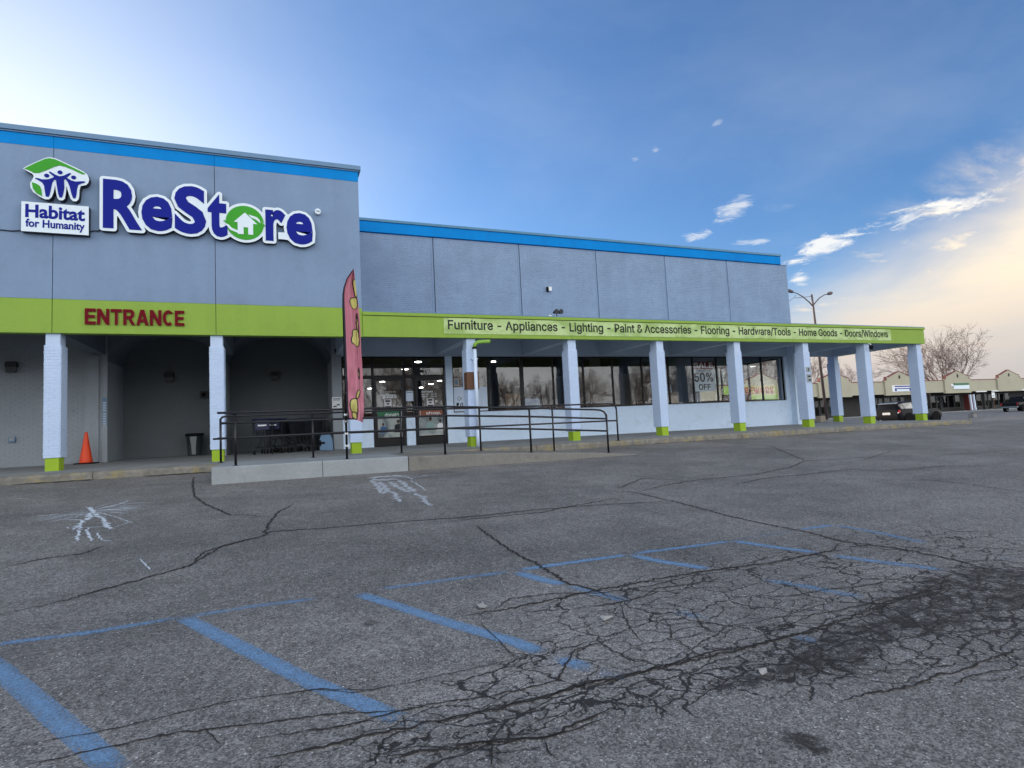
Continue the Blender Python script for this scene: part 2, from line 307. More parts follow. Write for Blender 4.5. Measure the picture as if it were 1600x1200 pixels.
# ------------------------------------------------------------------ mesh helpers
class MB:
    def __init__(s): s.v = []; s.f = []; s.m = []; s.cur = 0
    def add(s, vs, fs):
        k = len(s.v); s.v += [tuple(p) for p in vs]
        for f in fs: s.f.append(tuple(k+i for i in f)); s.m.append(s.cur)
    def box(s, x0, y0, z0, x1, y1, z1):
        s.add([(x0, y0, z0), (x1, y0, z0), (x1, y1, z0), (x0, y1, z0), (x0, y0, z1), (x1, y0, z1), (x1, y1, z1), (x0, y1, z1)],
              [(0, 3, 2, 1), (4, 5, 6, 7), (0, 1, 5, 4), (1, 2, 6, 5), (2, 3, 7, 6), (3, 0, 4, 7)])
    def obox(s, c, a, b, d):
        c, a, b, d = map(Vector, (c, a, b, d))
        s.add([c+sx*a+sy*b+sz*d for sz in (-1, 1) for sx, sy in ((-1, -1), (1, -1), (1, 1), (-1, 1))],
              [(0, 3, 2, 1), (4, 5, 6, 7), (0, 1, 5, 4), (1, 2, 6, 5), (2, 3, 7, 6), (3, 0, 4, 7)])
    def quad(s, *p): s.add(p, [tuple(range(len(p)))])
    def tube(s, pts, r, n=8, cap=True):
        pts = [Vector(p) for p in pts]; rs = r if isinstance(r, (list, tuple)) else [r]*len(pts)
        vs = []; up = None
        for i, p in enumerate(pts):
            d = (pts[min(i+1, len(pts)-1)]-pts[max(i-1, 0)]).normalized()
            if up is None: up = Vector((0, 0, 1)) if abs(d.z) < .9 else Vector((1, 0, 0))
            sd = d.cross(up).normalized(); up = sd.cross(d).normalized()
            vs += [p+rs[i]*(math.cos(2*math.pi*k/n)*sd+math.sin(2*math.pi*k/n)*up) for k in range(n)]
        fs = [(i*n+k, i*n+(k+1) % n, (i+1)*n+(k+1) % n, (i+1)*n+k) for i in range(len(pts)-1) for k in range(n)]
        if cap: fs += [tuple(range(n))[::-1], tuple((len(pts)-1)*n+k for k in range(n))]
        s.add(vs, fs)
    def lathe(s, c, prof, n=20, axis='z'):
        vs = []
        for r, h in prof:
            for k in range(n):
                a = 2*math.pi*k/n; u, w = r*math.cos(a), r*math.sin(a)
                vs.append((c[0]+u, c[1]+w, c[2]+h) if axis == 'z' else (c[0]+u, c[1]-h, c[2]+w) if axis == 'y' else (c[0]+h, c[1]+u, c[2]+w))
        fs = [(i*n+k, i*n+(k+1) % n, (i+1)*n+(k+1) % n, (i+1)*n+k) for i in range(len(prof)-1) for k in range(n)]
        fs += [tuple(range(n))[::-1], tuple((len(prof)-1)*n+k for k in range(n))]
        s.add(vs, fs)
    def prism(s, poly, y0, y1):
        """outline of (x, z) points, extruded from y0 (front) to y1"""
        n = len(poly); tri = geometry.tessellate_polygon([[Vector((x, z, 0)) for x, z in poly]])
        s.add([(x, y0, z) for x, z in poly]+[(x, y1, z) for x, z in poly],
              [t for t in tri]+[tuple(n+i for i in t[::-1]) for t in tri]+[(i, (i+1) % n, n+(i+1) % n, n+i) for i in range(n)])
    def build(s, name, mats, parent=None, smooth=False, fix=True):
        me = bpy.data.meshes.new(name); me.from_pydata(s.v, [], s.f)
        for m in (mats if isinstance(mats, (list, tuple)) else [mats]): me.materials.append(m)
        if any(s.m): me.polygons.foreach_set('material_index', s.m)
        if smooth: me.polygons.foreach_set('use_smooth', [True]*len(s.f))
        if fix:
            import bmesh
            bm = bmesh.new(); bm.from_mesh(me); bmesh.ops.recalc_face_normals(bm, faces=bm.faces); bm.to_mesh(me); bm.free()
        me.update()
        return link(name, me, parent)
def link(name, me, parent=None):
    o = bpy.data.objects.new(name, me); COL.objects.link(o)
    if parent is not None:
        o.parent = parent
        if parent.parent is None: o.matrix_parent_inverse = parent.matrix_basis.inverted()
    return o
def tag(o, label=None, cat=None, group=None, kind=None):
    for k, v in (('label', label), ('category', cat), ('group', group), ('kind', kind)):
        if v: o[k] = v
    return o
def thing(name, loc, label, cat, group=None, rz=0.0):
    o = bpy.data.objects.new(name, None); COL.objects.link(o); o.location = loc; o.rotation_euler = (0, 0, rz); o.empty_display_size = .2
    return tag(o, label, cat, group)
def local(o):
    """child built in its thing's own coordinates"""
    o.matrix_parent_inverse = Matrix.Identity(4); return o
def copy_tree(o, parent=None):
    c = o.copy(); COL.objects.link(c)
    if parent is not None: c.parent = parent; c.matrix_parent_inverse = o.matrix_parent_inverse.copy()
    for ch in o.children: copy_tree(ch, c)
    return c
def bevel(o, w, seg=2):
    m = o.modifiers.new('bevel', 'BEVEL'); m.width = w; m.segments = seg; m.limit_method = 'ANGLE'; return o
def bricks(mb, org, u, n, L, H, bl=.2, bh=.0667, joint=.009, proud=.012, skip=None, rnd=.003, base=0.0, head=None):
    """running bond of single bricks over a face: org = lower left corner, u = along, n = outwards"""
    org, u, n = Vector(org), Vector(u), Vector(n)
    row = 0; z = 0.0
    while z < H-.01:
        h = min(bh-joint, H-z-.002); x = -(bl/2 if row % 2 else 0.0)
        while x < L:
            hj = joint if head is None else head; a, b = max(x, 0)+hj/2, min(x+bl, L)-hj/2
            if b-a > .02 and not (skip and skip((a+b)/2, z+h/2)):
                p = proud+random.uniform(-rnd, rnd); e = random.uniform(0, .0015); c = .0025
                q = [org+u*X+Vector((0, 0, Z))+n*P for P in (base, p) for X, Z in ((a, z+e), (b, z+e), (b, z+e+h), (a, z+e+h))]
                for i, (sx, sz) in enumerate(((1, 1), (-1, 1), (-1, -1), (1, -1))): q[4+i] = q[4+i]+u*(c*sx)+Vector((0, 0, c*sz))
                mb.add(q, [(4, 5, 6, 7), (0, 1, 5, 4), (1, 2, 6, 5), (2, 3, 7, 6), (3, 0, 4, 7)])
            x += bl
        z += bh; row += 1
try: GROTESK = bpy.data.fonts.load(bpy.utils.system_resource('DATAFILES', path='fonts')+'/Inter.woff2')
except Exception: GROTESK = None
USE_FONT = [None]
def text_geo(s, bold=0.0, res=4, space=1.0):
    cu = bpy.data.curves.new('txt', 'FONT'); cu.body = s
    if USE_FONT[0]: cu.font = USE_FONT[0]
    cu.size = 1; cu.offset = bold; cu.resolution_u = res; cu.fill_mode = 'FRONT'; cu.extrude = 0; cu.space_character = space
    ob = bpy.data.objects.new('txt', cu); COL.objects.link(ob)
    me = bpy.data.meshes.new_from_object(ob.evaluated_get(bpy.context.evaluated_depsgraph_get()))
    bpy.data.objects.remove(ob); bpy.data.curves.remove(cu)
    v = [tuple(p.co) for p in me.vertices]; f = [tuple(p.vertices) for p in me.polygons]
    bpy.data.meshes.remove(me); return v, f
def add_text(mb, s, x0, x1, z0, z1, y, depth=.02, bold=.02, frame=None, grow=0.0, space=1.0, side=None, res=4):
    """letters facing -Y whose outline fills the given box; `frame` fits another bold weight's box so two weights line up"""
    v, f = text_geo(s, bold, res, space)
    rv = text_geo(s, frame, res, space)[0] if frame is not None else v
    ax, bx = min(p[0] for p in rv), max(p[0] for p in rv); az, bz = min(p[1] for p in rv), max(p[1] for p in rv)
    sx, sz = (x1-x0)/(bx-ax), (z1-z0)/(bz-az)
    P = [(x0+(p[0]-ax)*sx, z0+(p[1]-az)*sz) for p in v]; n = len(P)
    edges = {}
    for t in f:
        for i in range(len(t)):
            e = (t[i], t[(i+1) % len(t)]); edges[e] = 1
    rim = [e for e in edges if (e[1], e[0]) not in edges]
    mb.add([(x, y, z) for x, z in P]+[(x, y+depth, z) for x, z in P], list(f))
    k = len(mb.v)-2*n; keep = mb.cur
    if side is not None: mb.cur = side
    for a, b in rim: mb.f.append((k+b, k+a, k+n+a, k+n+b)); mb.m.append(mb.cur)
    mb.cur = keep

def add_letters(parent, s, x0, x1, z0, z1, y, depth, bold, m, name='letter', **kw):
    """like add_text, but every letter becomes a part of its own"""
    t = MB(); add_text(t, s, x0, x1, z0, z1, y, depth, bold, **kw)
    up = list(range(len(t.v)))
    def find(a):
        while up[a] != a: up[a] = up[up[a]]; a = up[a]
        return a
    for f in t.f:
        for a in f[1:]: up[find(a)] = find(f[0])
    h = len(t.v)//2
    for i in range(h): up[find(i)] = find(i+h)
    comp = {}
    for k, f in enumerate(t.f): comp.setdefault(find(f[0]), []).append(k)
    its = []
    for fs in comp.values():
        xs = [t.v[i][0] for k in fs for i in t.f[k]]; its.append([min(xs), max(xs), fs])
    its.sort(); out = []
    for a, b, fs in its:
        if out and min(b, out[-1][1])-max(a, out[-1][0]) > .5*min(b-a, out[-1][1]-out[-1][0]): out[-1][1] = max(b, out[-1][1]); out[-1][2] += fs
        else: out.append([a, b, fs])
    for a, b, fs in out:
        mb = MB(); ids = {}
        for k in fs:
            for i in t.f[k]:
                if i not in ids: ids[i] = len(mb.v); mb.v.append(t.v[i])
            mb.f.append(tuple(ids[i] for i in t.f[k])); mb.m.append(t.m[k])
        mb.build(name, m, parent, fix=False)
def outline_loops(F, xs, zs):
    """closed contours of F = 0 on a grid (marching squares)"""
    nz, nx = F.shape; seg = {}
    def P(i, j, k, l):
        a, b = F[j, i], F[l, k]; t = a/(a-b); return (xs[i]+(xs[k]-xs[i])*t, zs[j]+(zs[l]-zs[j])*t)
    for j in range(nz-1):
        for i in range(nx-1):
            c = (F[j, i] < 0)+2*(F[j, i+1] < 0)+4*(F[j+1, i+1] < 0)+8*(F[j+1, i] < 0)
            if c in (0, 15): continue
            e = {0: ((i, j, i+1, j), ('h', i, j)), 1: ((i+1, j, i+1, j+1), ('v', i+1, j)), 2: ((i, j+1, i+1, j+1), ('h', i, j+1)), 3: ((i, j, i, j+1), ('v', i, j))}
            tab = {1: [(3, 0)], 2: [(0, 1)], 3: [(3, 1)], 4: [(1, 2)], 5: [(3, 0), (1, 2)], 6: [(0, 2)], 7: [(3, 2)], 8: [(2, 3)], 9: [(2, 0)], 10: [(0, 1), (2, 3)], 11: [(2, 1)], 12: [(1, 3)], 13: [(1, 0)], 14: [(0, 3)]}
            for a, b in tab[c]: seg[e[a][1]] = (e[b][1], P(*e[a][0]))
    loops = []
    while seg:
        k = next(iter(seg)); lp = []
        while k in seg: nk, p = seg.pop(k); lp.append(p); k = nk
        if len(lp) > 8: loops.append(lp)
    return loops

CRACKS=[(0.022, [(2.812, -10.424), (3.065, -10.334), (3.444, -10.03), (3.905, -9.659), (4.112, -9.004), (4.514, -8.673), (4.577, -8.482), (5.11, -8.587), (5.834, -8.654), (6.594, -8.762), (7.397, -8.876)]), (0.012, [(3.918, -9.551), (3.981, -9.144), (4.137, -8.945), (4.372, -8.762), (4.548, -8.774)]), (0.018, [(4.514, -8.673), (4.538, -8.142), (4.606, -7.656), (4.663, -7.214), (4.879, -6.661)]), (0.014, [(3.041, -2.111), (3.214, -3.685), (3.408, -5.065), (3.647, -5.949), (4.072, -7.127), (4.27, -7.238), (4.431, -7.445), (4.587, -7.646)]), (0.01, [(2.264, -8.877), (2.497, -8.7), (2.837, -8.616), (2.959, -8.324)]), (0.014, [(3.549, -12.501), (3.842, -12.531), (4.023, -12.532), (4.224, -12.506), (4.47, -12.493), (4.856, -12.552), (5.151, -12.707)]), (0.02, [(3.703, -12.701), (3.918, -12.693), (4.175, -12.683), (4.38, -12.723), (4.619, -12.776), (4.853, -12.811), (5.187, -12.934)]), (0.012, [(4.352, -12.696), (4.401, -12.813), (4.432, -12.878)]), (0.014, [(6.572, -8.843), (7.537, -8.803), (8.541, -8.895), (9.51, -9.151)]), (0.01, [(6.543, -8.943), (7.75, -9.003), (8.192, -8.841), (9.121, -8.597)]), (0.022, [(9.46, -8.064), (9.597, -8.341), (9.631, -9.375), (9.585, -10.283), (9.615, -10.745), (9.703, -11.278), (9.663, -11.678), (9.877, -12.089), (9.929, -12.511), (9.857, -12.817), (9.989, -12.988)]), (0.012, [(9.597, -8.341), (10.375, -7.995), (11.183, -7.795), (12.435, -7.802), (13.714, -7.414), (14.782, -6.808), (15.784, -6.929), (16.645, -7.106), (17.722, -7.897)]), (0.01, [(9.552, -7.918), (10.559, -7.14), (11.102, -7.892)]), (0.012, [(16.931, -2.308), (16.804, -4.028), (14.888, -6.716), (15.115, -7.044)]), (0.012, [(11.261, -8.542), (12.254, -8.222), (13.077, -8.22), (13.509, -8.218), (14.367, -8.182), (14.539, -8.604), (15.195, -8.737), (16.126, -8.719), (16.997, -9.513)]), (0.01, [(14.097, -9.399), (14.227, -10.166), (14.015, -10.992)]), (0.01, [(15.77, -7.346), (17.861, -6.5), (18.07, -7.691), (20.326, -7.863)]), (0.016, [(6.768, -9.289), (6.734, -10.039), (6.721, -10.653), (6.76, -11.125), (6.752, -11.608), (6.873, -11.946), (6.931, -12.143)]), (0.035, [(5.705, -11.919), (6.031, -11.934), (6.452, -11.907), (6.89, -11.866), (7.348, -11.857), (7.845, -11.848), (8.544, -11.919), (8.987, -11.897), (9.327, -11.871), (9.605, -11.725)]), (0.022, [(6.035, -11.921), (6.211, -11.747), (6.566, -11.794), (6.85, -11.935), (7.272, -11.964), (7.813, -11.886)]), (0.03, [(5.374, -13.091), (5.726, -13.1), (6.13, -13.078), (6.47, -13.089), (7.044, -13.098), (7.625, -13.072), (8.36, -12.999), (9.385, -12.833)]), (0.02, [(5.322, -13.277), (5.534, -13.359), (5.764, -13.407), (6.01, -13.383)]), (0.012, [(4.557, -12.508), (4.837, -12.547), (4.892, -12.586), (5.0, -12.663), (5.237, -12.68), (5.558, -12.673), (5.879, -12.668)]), (0.022, [(4.57, -12.89), (4.765, -12.919), (4.967, -12.95), (5.188, -12.931), (5.416, -12.943), (5.646, -12.988), (5.975, -12.983), (6.236, -12.703), (6.534, -12.662)]), (0.03, [(4.575, -13.056), (4.903, -13.08), (5.159, -13.079), (5.489, -13.092), (5.849, -13.106), (6.14, -13.06), (6.419, -13.077)]), (0.028, [(5.028, -13.244), (5.265, -13.299), (5.517, -13.331), (5.707, -13.408), (5.945, -13.357), (6.116, -13.325)]), (0.012, [(5.877, -12.055), (5.884, -12.351), (5.885, -12.671)]), (0.012, [(5.027, -13.252), (5.075, -13.139), (5.178, -13.088), (5.196, -12.946)]), (0.012, [(5.496, -13.331), (5.472, -13.411), (5.436, -13.496)]), (0.014, [(5.703, -13.416), (5.684, -13.49), (5.696, -13.564)]), (0.012, [(5.288, -12.989), (5.394, -13.103), (5.519, -13.106)]), (0.026, [(7.08, -13.716), (7.245, -13.713), (7.456, -13.761), (7.721, -13.744), (7.879, -13.762), (8.026, -13.753), (8.258, -13.739), (8.482, -13.736)]), (0.014, [(7.674, -13.846), (7.829, -13.813), (8.021, -13.828), (8.125, -13.858), (8.233, -13.831)]), (0.012, [(7.453, -13.523), (7.53, -13.589), (7.683, -13.651), (7.693, -13.731)]), (0.016, [(7.853, -12.544), (8.102, -12.593), (8.326, -12.59), (8.665, -12.66), (8.892, -12.67), (9.037, -12.764), (9.274, -12.798), (9.445, -12.775), (9.684, -12.828)]), (0.012, [(7.852, -12.75), (7.943, -12.694), (7.987, -12.628)]), (0.02, [(7.581, -12.807), (7.828, -12.896), (8.132, -12.92), (8.341, -12.923), (8.593, -12.891), (8.704, -12.982), (9.022, -12.974), (9.354, -12.795), (9.506, -12.761)]), (0.016, [(7.424, -12.958), (7.679, -12.942), (7.896, -12.899)]), (0.016, [(7.14, -12.334), (7.199, -12.397), (7.237, -12.482), (7.104, -12.75), (7.107, -12.832)]), (0.02, [(6.544, -12.143), (6.872, -12.168), (7.106, -12.138), (7.282, -12.031), (7.518, -12.066), (7.787, -12.073), (7.885, -12.033)]), (0.014, [(6.9, -12.146), (6.757, -12.406), (6.691, -12.578), (6.64, -12.788)]), (0.014, [(6.979, -12.514), (6.928, -12.664), (6.818, -12.823)]), (0.012, [(6.627, -12.806), (6.818, -12.823), (6.957, -12.839), (7.106, -12.805)]), (0.012, [(6.8, -12.396), (6.86, -12.472), (6.917, -12.631), (7.066, -12.66), (7.2, -12.74)]), (0.014, [(6.82, -12.849), (6.831, -12.951), (6.82, -13.059), (6.876, -13.096)]), (0.03, [(6.032, -13.09), (6.305, -13.1), (6.583, -13.074), (6.91, -13.057), (7.114, -13.085), (7.417, -13.085), (7.806, -13.088)])]
BAND=[(9.595, -13.259, 0.96), (9.084, -13.221, 0.93), (8.467, -13.237, 0.71), (7.89, -13.235, 0.48), (7.279, -13.319, 0.35), (6.841, -13.313, 0.28), (6.464, -13.283, 0.23), (6.131, -13.229, 0.18), (5.792, -13.228, 0.17), (5.466, -13.273, 0.17), (5.11, -13.258, 0.13)]
STAIN=[(9.796, -13.124, 0.85), (9.214, -13.07, 0.66), (8.485, -13.186, 0.49), (7.999, -13.235, 0.24), (7.401, -13.377, 0.26), (7.045, -13.409, 0.16), (6.684, -13.35, 0.09)]
SPOTS=[(6.659, -13.882, 0.077, 0.106), (6.579, -13.816, 0.019, 0.019), (6.708, -13.961, 0.035, 0.075), (7.78, -11.934, 0.05, 0.085), (8.181, -10.951, 0.037, 0.051), (8.586, -10.932, 0.031, 0.055), (7.652, -11.636, 0.068, 0.074), (8.287, -11.378, 0.04, 0.045), (7.985, -11.483, 0.038, 0.042), (9.285, -10.857, 0.046, 0.063), (9.077, -11.071, 0.031, 0.057), (6.907, -11.493, 0.042, 0.067), (6.994, -11.629, 0.04, 0.049), (7.625, -12.387, 0.045, 0.055), (5.96, -13.43, 0.061, 0.025), (5.228, -11.751, 0.095, 0.08), (4.989, -11.175, 0.038, 0.036), (5.114, -11.847, 0.058, 0.032), (4.821, -11.951, 0.04, 0.039), (6.066, -11.662, 0.037, 0.034), (9.425, -11.35, 0.042, 0.056), (8.331, -11.982, 0.046, 0.056), (8.601, -11.173, 0.042, 0.051), (6.282, -12.666, 0.023, 0.026)]
STRIPES=[('s', [(2.795, -10.923), (3.207, -11.536), (3.677, -12.285), (4.066, -12.898)], 0.9), ('s', [(4.041, -11.075), (4.8, -12.427), (5.175, -12.997)], 0.95), ('s', [(5.191, -13.016), (5.257, -13.113)], 0.8), ('s', [(5.223, -11.136), (5.686, -11.984), (5.956, -12.432), (6.055, -12.652)], 0.95), ('s', [(6.089, -12.731), (6.206, -12.946)], 0.85), ('s', [(6.231, -12.989), (6.298, -13.112)], 0.9), ('s', [(6.501, -11.171), (6.592, -11.409), (6.703, -11.642)], 1), ('s', [(6.718, -11.666), (6.96, -12.175)], 0.7), ('s', [(7.1, -12.422), (7.233, -12.673)], 0.55), ('s', [(7.311, -12.759), (7.393, -12.889)], 0.6), ('s', [(7.493, -13.086), (7.556, -13.186)], 1.0), ('s', [(7.63, -11.158), (7.74, -11.447), (7.975, -11.821)], 0.9), ('s', [(8.138, -12.205), (8.254, -12.401), (8.446, -12.822)], 0.7), ('s', [(8.787, -11.186), (8.959, -11.551), (9.148, -11.876)], 0.85), ('s', [(9.164, -11.978), (9.381, -12.355), (9.576, -12.675)], 0.8), ('s', [(10.217, -11.155), (10.285, -11.596), (10.287, -12.092)], 0.7), ('s', [(10.314, -12.575), (10.348, -12.81)], 0.5), ('e', [(2.984, -11.086), (3.557, -11.121), (4.026, -11.081)], 0.55), ('e', [(4.074, -11.091), (4.511, -11.072), (4.948, -11.11)], 0.5), ('e', [(5.373, -11.097), (5.932, -11.113), (6.479, -11.14)], 0.5), ('e', [(6.541, -11.131), (7.089, -11.135), (7.609, -11.148)], 0.75), ('e', [(7.685, -11.138), (8.303, -11.18), (8.753, -11.197)], 0.6), ('e', [(9.723, -11.163), (10.217, -11.155)], 0.6), ('e', [(8.843, -11.187), (9.621, -11.173)], 0.35)]
SPILL1=[(0.035, [(1.985, -5.258), (2.072, -5.365), (2.229, -5.839), (2.323, -6.502), (2.343, -6.84), (2.376, -7.207)]), (0.03, [(2.248, -5.915), (2.438, -6.392), (2.586, -6.759), (2.667, -7.069), (2.812, -7.415)]), (0.02, [(2.323, -6.502), (2.18, -6.423), (2.078, -6.366)]), (0.018, [(2.343, -6.84), (2.503, -7.507), (2.612, -7.946)]), (0.018, [(2.491, -7.124), (2.679, -7.776), (2.765, -8.027)]), (0.012, [(2.168, -5.671), (2.366, -5.433), (2.501, -4.889)]), (0.01, [(2.193, -5.617), (2.427, -5.244), (2.893, -5.391)]), (0.012, [(2.235, -5.709), (2.395, -5.732), (2.589, -5.91)]), (0.008, [(2.273, -5.864), (2.629, -6.439), (2.956, -7.071)]), (0.012, [(2.198, -6.915), (2.345, -7.094)]), (0.014, [(2.443, -7.098), (2.58, -7.123), (2.725, -7.101)]), (0.015, [(1.856, -6.897), (1.926, -6.866)]), (0.008, [(2.782, -7.283), (2.932, -6.95)]), (0.008, [(1.682, -7.111), (1.706, -7.006)]), (0.008, [(3.414, -9.11), (3.608, -9.645)]), (0.008, [(2.54, -8.027), (2.638, -7.96)]), (0.008, [(2.852, -7.993), (2.975, -8.139)]), (0.012, [(2.675, -7.509), (2.863, -8.039)]), (0.008, [(3.538, -7.975), (3.564, -7.989)]), (0.008, [(0.456, -3.48), (0.878, -3.853)]), (0.008, [(0.41, -3.283), (0.703, -3.372)])]
SPILL2=[(0.09, [(6.242, -4.334), (6.562, -4.328), (6.987, -4.385)]), (0.07, [(6.244, -4.639), (6.484, -4.791), (6.723, -4.942)]), (0.05, [(6.27, -4.656), (6.259, -5.56), (6.155, -6.453)]), (0.05, [(6.395, -4.976), (6.335, -5.912), (6.211, -6.487)]), (0.04, [(6.32, -6.0), (6.358, -6.574), (6.317, -7.045), (6.316, -7.347)]), (0.05, [(6.526, -5.058), (6.568, -6.151), (6.637, -6.565)]), (0.05, [(6.723, -4.942), (6.699, -6.034), (6.637, -6.565)]), (0.04, [(6.631, -6.597), (6.68, -6.936), (6.634, -7.532), (6.589, -7.856)]), (0.02, [(6.907, -5.059), (6.904, -5.852), (6.867, -6.521)]), (0.02, [(6.947, -4.575), (6.968, -5.049)]), (0.05, [(6.64, -7.108), (6.736, -7.165)]), (0.02, [(7.219, -4.617), (7.4, -4.652)]), (0.03, [(6.83, -7.588), (6.882, -7.574)]), (0.012, [(4.275, -4.956), (4.437, -4.956)]), (0.012, [(5.392, -5.194), (5.464, -5.113)])]
CARDBITS=[[(6.608, -12.349), (6.632, -12.352), (6.633, -12.371), (6.687, -12.372), (6.681, -12.4), (6.644, -12.403), (6.624, -12.426), (6.595, -12.424)], [(5.949, -11.791), (5.999, -11.774), (6.014, -11.833), (5.984, -11.87), (5.943, -11.86)], [(6.971, -13.336), (7.011, -13.347), (6.985, -13.381), (6.946, -13.385), (6.945, -13.366)]]
LOGO={'outline': [(-0.514, 6.904), (-0.439, 6.974), (-0.276, 7.091), (-0.11, 7.201), (-0.027, 7.23), (0.086, 7.218), (0.285, 7.128), (0.486, 7.037), (0.616, 6.972), (0.689, 6.909), (0.722, 6.804), (0.705, 6.712), (0.662, 6.657), (0.56, 6.624), (0.539, 6.532), (0.533, 6.388), (0.519, 6.298), (0.476, 6.249), (0.419, 6.248), (0.369, 6.3), (0.332, 6.42), (0.291, 6.594), (0.282, 6.433), (0.262, 6.289), (0.22, 6.246), (0.164, 6.243), (0.121, 6.292), (0.099, 6.413), (0.077, 6.587), (0.05, 6.408), (0.016, 6.298), (-0.032, 6.244), (-0.102, 6.237), (-0.213, 6.292), (-0.324, 6.385), (-0.373, 6.484), (-0.381, 6.588), (-0.34, 6.671), (-0.314, 6.753), (-0.342, 6.802), (-0.438, 6.852)], 'roof': [(-0.486, 6.907), (-0.275, 7.065), (-0.11, 7.175), (-0.026, 7.204), (0.086, 7.188), (0.285, 7.101), (0.486, 7.006), (0.643, 6.93), (0.624, 6.905), (0.588, 6.904), (0.4, 6.99), (0.257, 7.044), (0.158, 7.058), (0.073, 7.021), (-0.08, 6.919), (-0.218, 6.835), (-0.314, 6.827), (-0.397, 6.874)], 'wall': [(-0.347, 6.609), (-0.271, 6.583), (-0.201, 6.538), (-0.173, 6.454), (-0.155, 6.298), (-0.255, 6.357), (-0.324, 6.455)], 'b1': [(-0.293, 6.703), (-0.258, 6.716), (-0.161, 6.692), (-0.05, 6.705), (0.033, 6.75), (0.061, 6.78), (-0.024, 6.858), (-0.038, 6.883), (-0.01, 6.89), (0.075, 6.835), (0.16, 6.801), (0.244, 6.829), (0.329, 6.892), (0.372, 6.906), (0.372, 6.88), (0.301, 6.791), (0.266, 6.76), (0.245, 6.713), (0.253, 6.536), (0.233, 6.392), (0.205, 6.309), (0.163, 6.31), (0.142, 6.382), (0.119, 6.521), (0.097, 6.705), (0.062, 6.709), (0.027, 6.635), (0.001, 6.473), (-0.019, 6.347), (-0.04, 6.301), (-0.088, 6.302), (-0.103, 6.391), (-0.121, 6.547), (-0.161, 6.622), (-0.244, 6.674)], 'b3': [(0.266, 6.755), (0.301, 6.782), (0.387, 6.729), (0.474, 6.713), (0.56, 6.732), (0.639, 6.741), (0.644, 6.714), (0.575, 6.679), (0.517, 6.641), (0.496, 6.563), (0.482, 6.401), (0.461, 6.313), (0.418, 6.319), (0.389, 6.409), (0.353, 6.583), (0.316, 6.686)], 'h': [(-0.076, 6.79), (0.17, 6.896), (0.427, 6.806)], 'hr': 0.047}
LETTERS=[('R', (0.987, 1.768, 5.682, 6.855)), ('e', (1.754, 2.397, 5.693, 6.536)), ('S', (2.439, 3.121, 5.678, 6.88)), ('t', (3.156, 3.594, 5.652, 6.74)), ('o', (3.577, 4.408, 5.626, 6.503)), ('r', (4.467, 4.944, 5.647, 6.472)), ('e', (4.967, 5.607, 5.605, 6.442))]
HAB=[(-0.465, 0.637, 5.783, 6.099), (-0.456, 0.639, 5.514, 5.776)]
FL_LEFT=[(6.004, 0.963), (5.99, 1.211), (5.996, 1.46), (5.988, 1.834), (5.986, 2.211), (5.983, 2.652), (5.978, 3.032), (5.976, 3.286), (5.979, 3.509), (6.001, 3.67), (6.067, 3.866), (6.147, 3.999), (6.212, 4.093)]
FL_RIGHT=[(6.327, 0.85), (6.35, 1.2), (6.347, 1.514), (6.337, 2.02), (6.325, 2.338), (6.325, 2.656), (6.319, 2.976), (6.297, 3.296), (6.273, 3.553), (6.253, 3.713), (6.239, 3.874), (6.228, 4.003), (6.215, 4.09)]
FL_BLOBS=[[(6.189, 3.839), (6.221, 3.89), (6.252, 3.881), (6.271, 3.698), (6.281, 3.495), (6.241, 3.487), (6.214, 3.647)], [(6.109, 3.37), (6.133, 3.467), (6.21, 3.502), (6.272, 3.489), (6.28, 3.257), (6.203, 3.248), (6.143, 3.275)], [(6.247, 3.15), (6.268, 3.151), (6.29, 2.847), (6.295, 2.592), (6.252, 2.815)], [(6.143, 2.749), (6.191, 2.814), (6.289, 2.809), (6.297, 2.433), (6.212, 2.464), (6.128, 2.511), (6.118, 2.59), (6.15, 2.654)], [(6.243, 1.957), (6.279, 2.02), (6.277, 1.736), (6.247, 1.768)], [(6.182, 1.424), (6.231, 1.533), (6.283, 1.516), (6.268, 1.437), (6.226, 1.344), (6.187, 1.361)], [(6.058, 1.302), (6.12, 1.347), (6.211, 1.345), (6.219, 1.204), (6.207, 0.992), (6.141, 1.035), (6.059, 1.131)], [(6.097, 1.083), (6.203, 1.064), (6.192, 0.899), (6.109, 0.959)]]
# ------------------------------------------------------------------ ground
def sstep(a, b, v):
    t = min(max((v-a)/(b-a), 0), 1); return t*t*(3-2*t)
def gz(x, y):
    z = -.05-.0035*min(max(x, 0), 31); s = -1.3-y
    if s > 0: z -= .055*min(s, 20.7)
    else: z -= .012*min(-s, 22)
    return z-.2*sstep(31, 38, x)*sstep(-7, 0, y)+.2*sstep(25, 42, y)*sstep(50, 70, x)
def seg_field(pts, x, y):
    """1 inside a tapered band along pts (x, y, half width), falling to 0 outside"""
    best = np.full(x.shape, 9.0)
    for (ax, ay, ar), (bx, by, br) in zip(pts, pts[1:]):
        dx, dy = bx-ax, by-ay; t = np.clip(((x-ax)*dx+(y-ay)*dy)/(dx*dx+dy*dy), 0, 1)
        best = np.minimum(best, np.hypot(x-ax-t*dx, y-ay-t*dy)/(ar+t*(br-ar)))
    return np.clip(1.35-best, 0, 1)
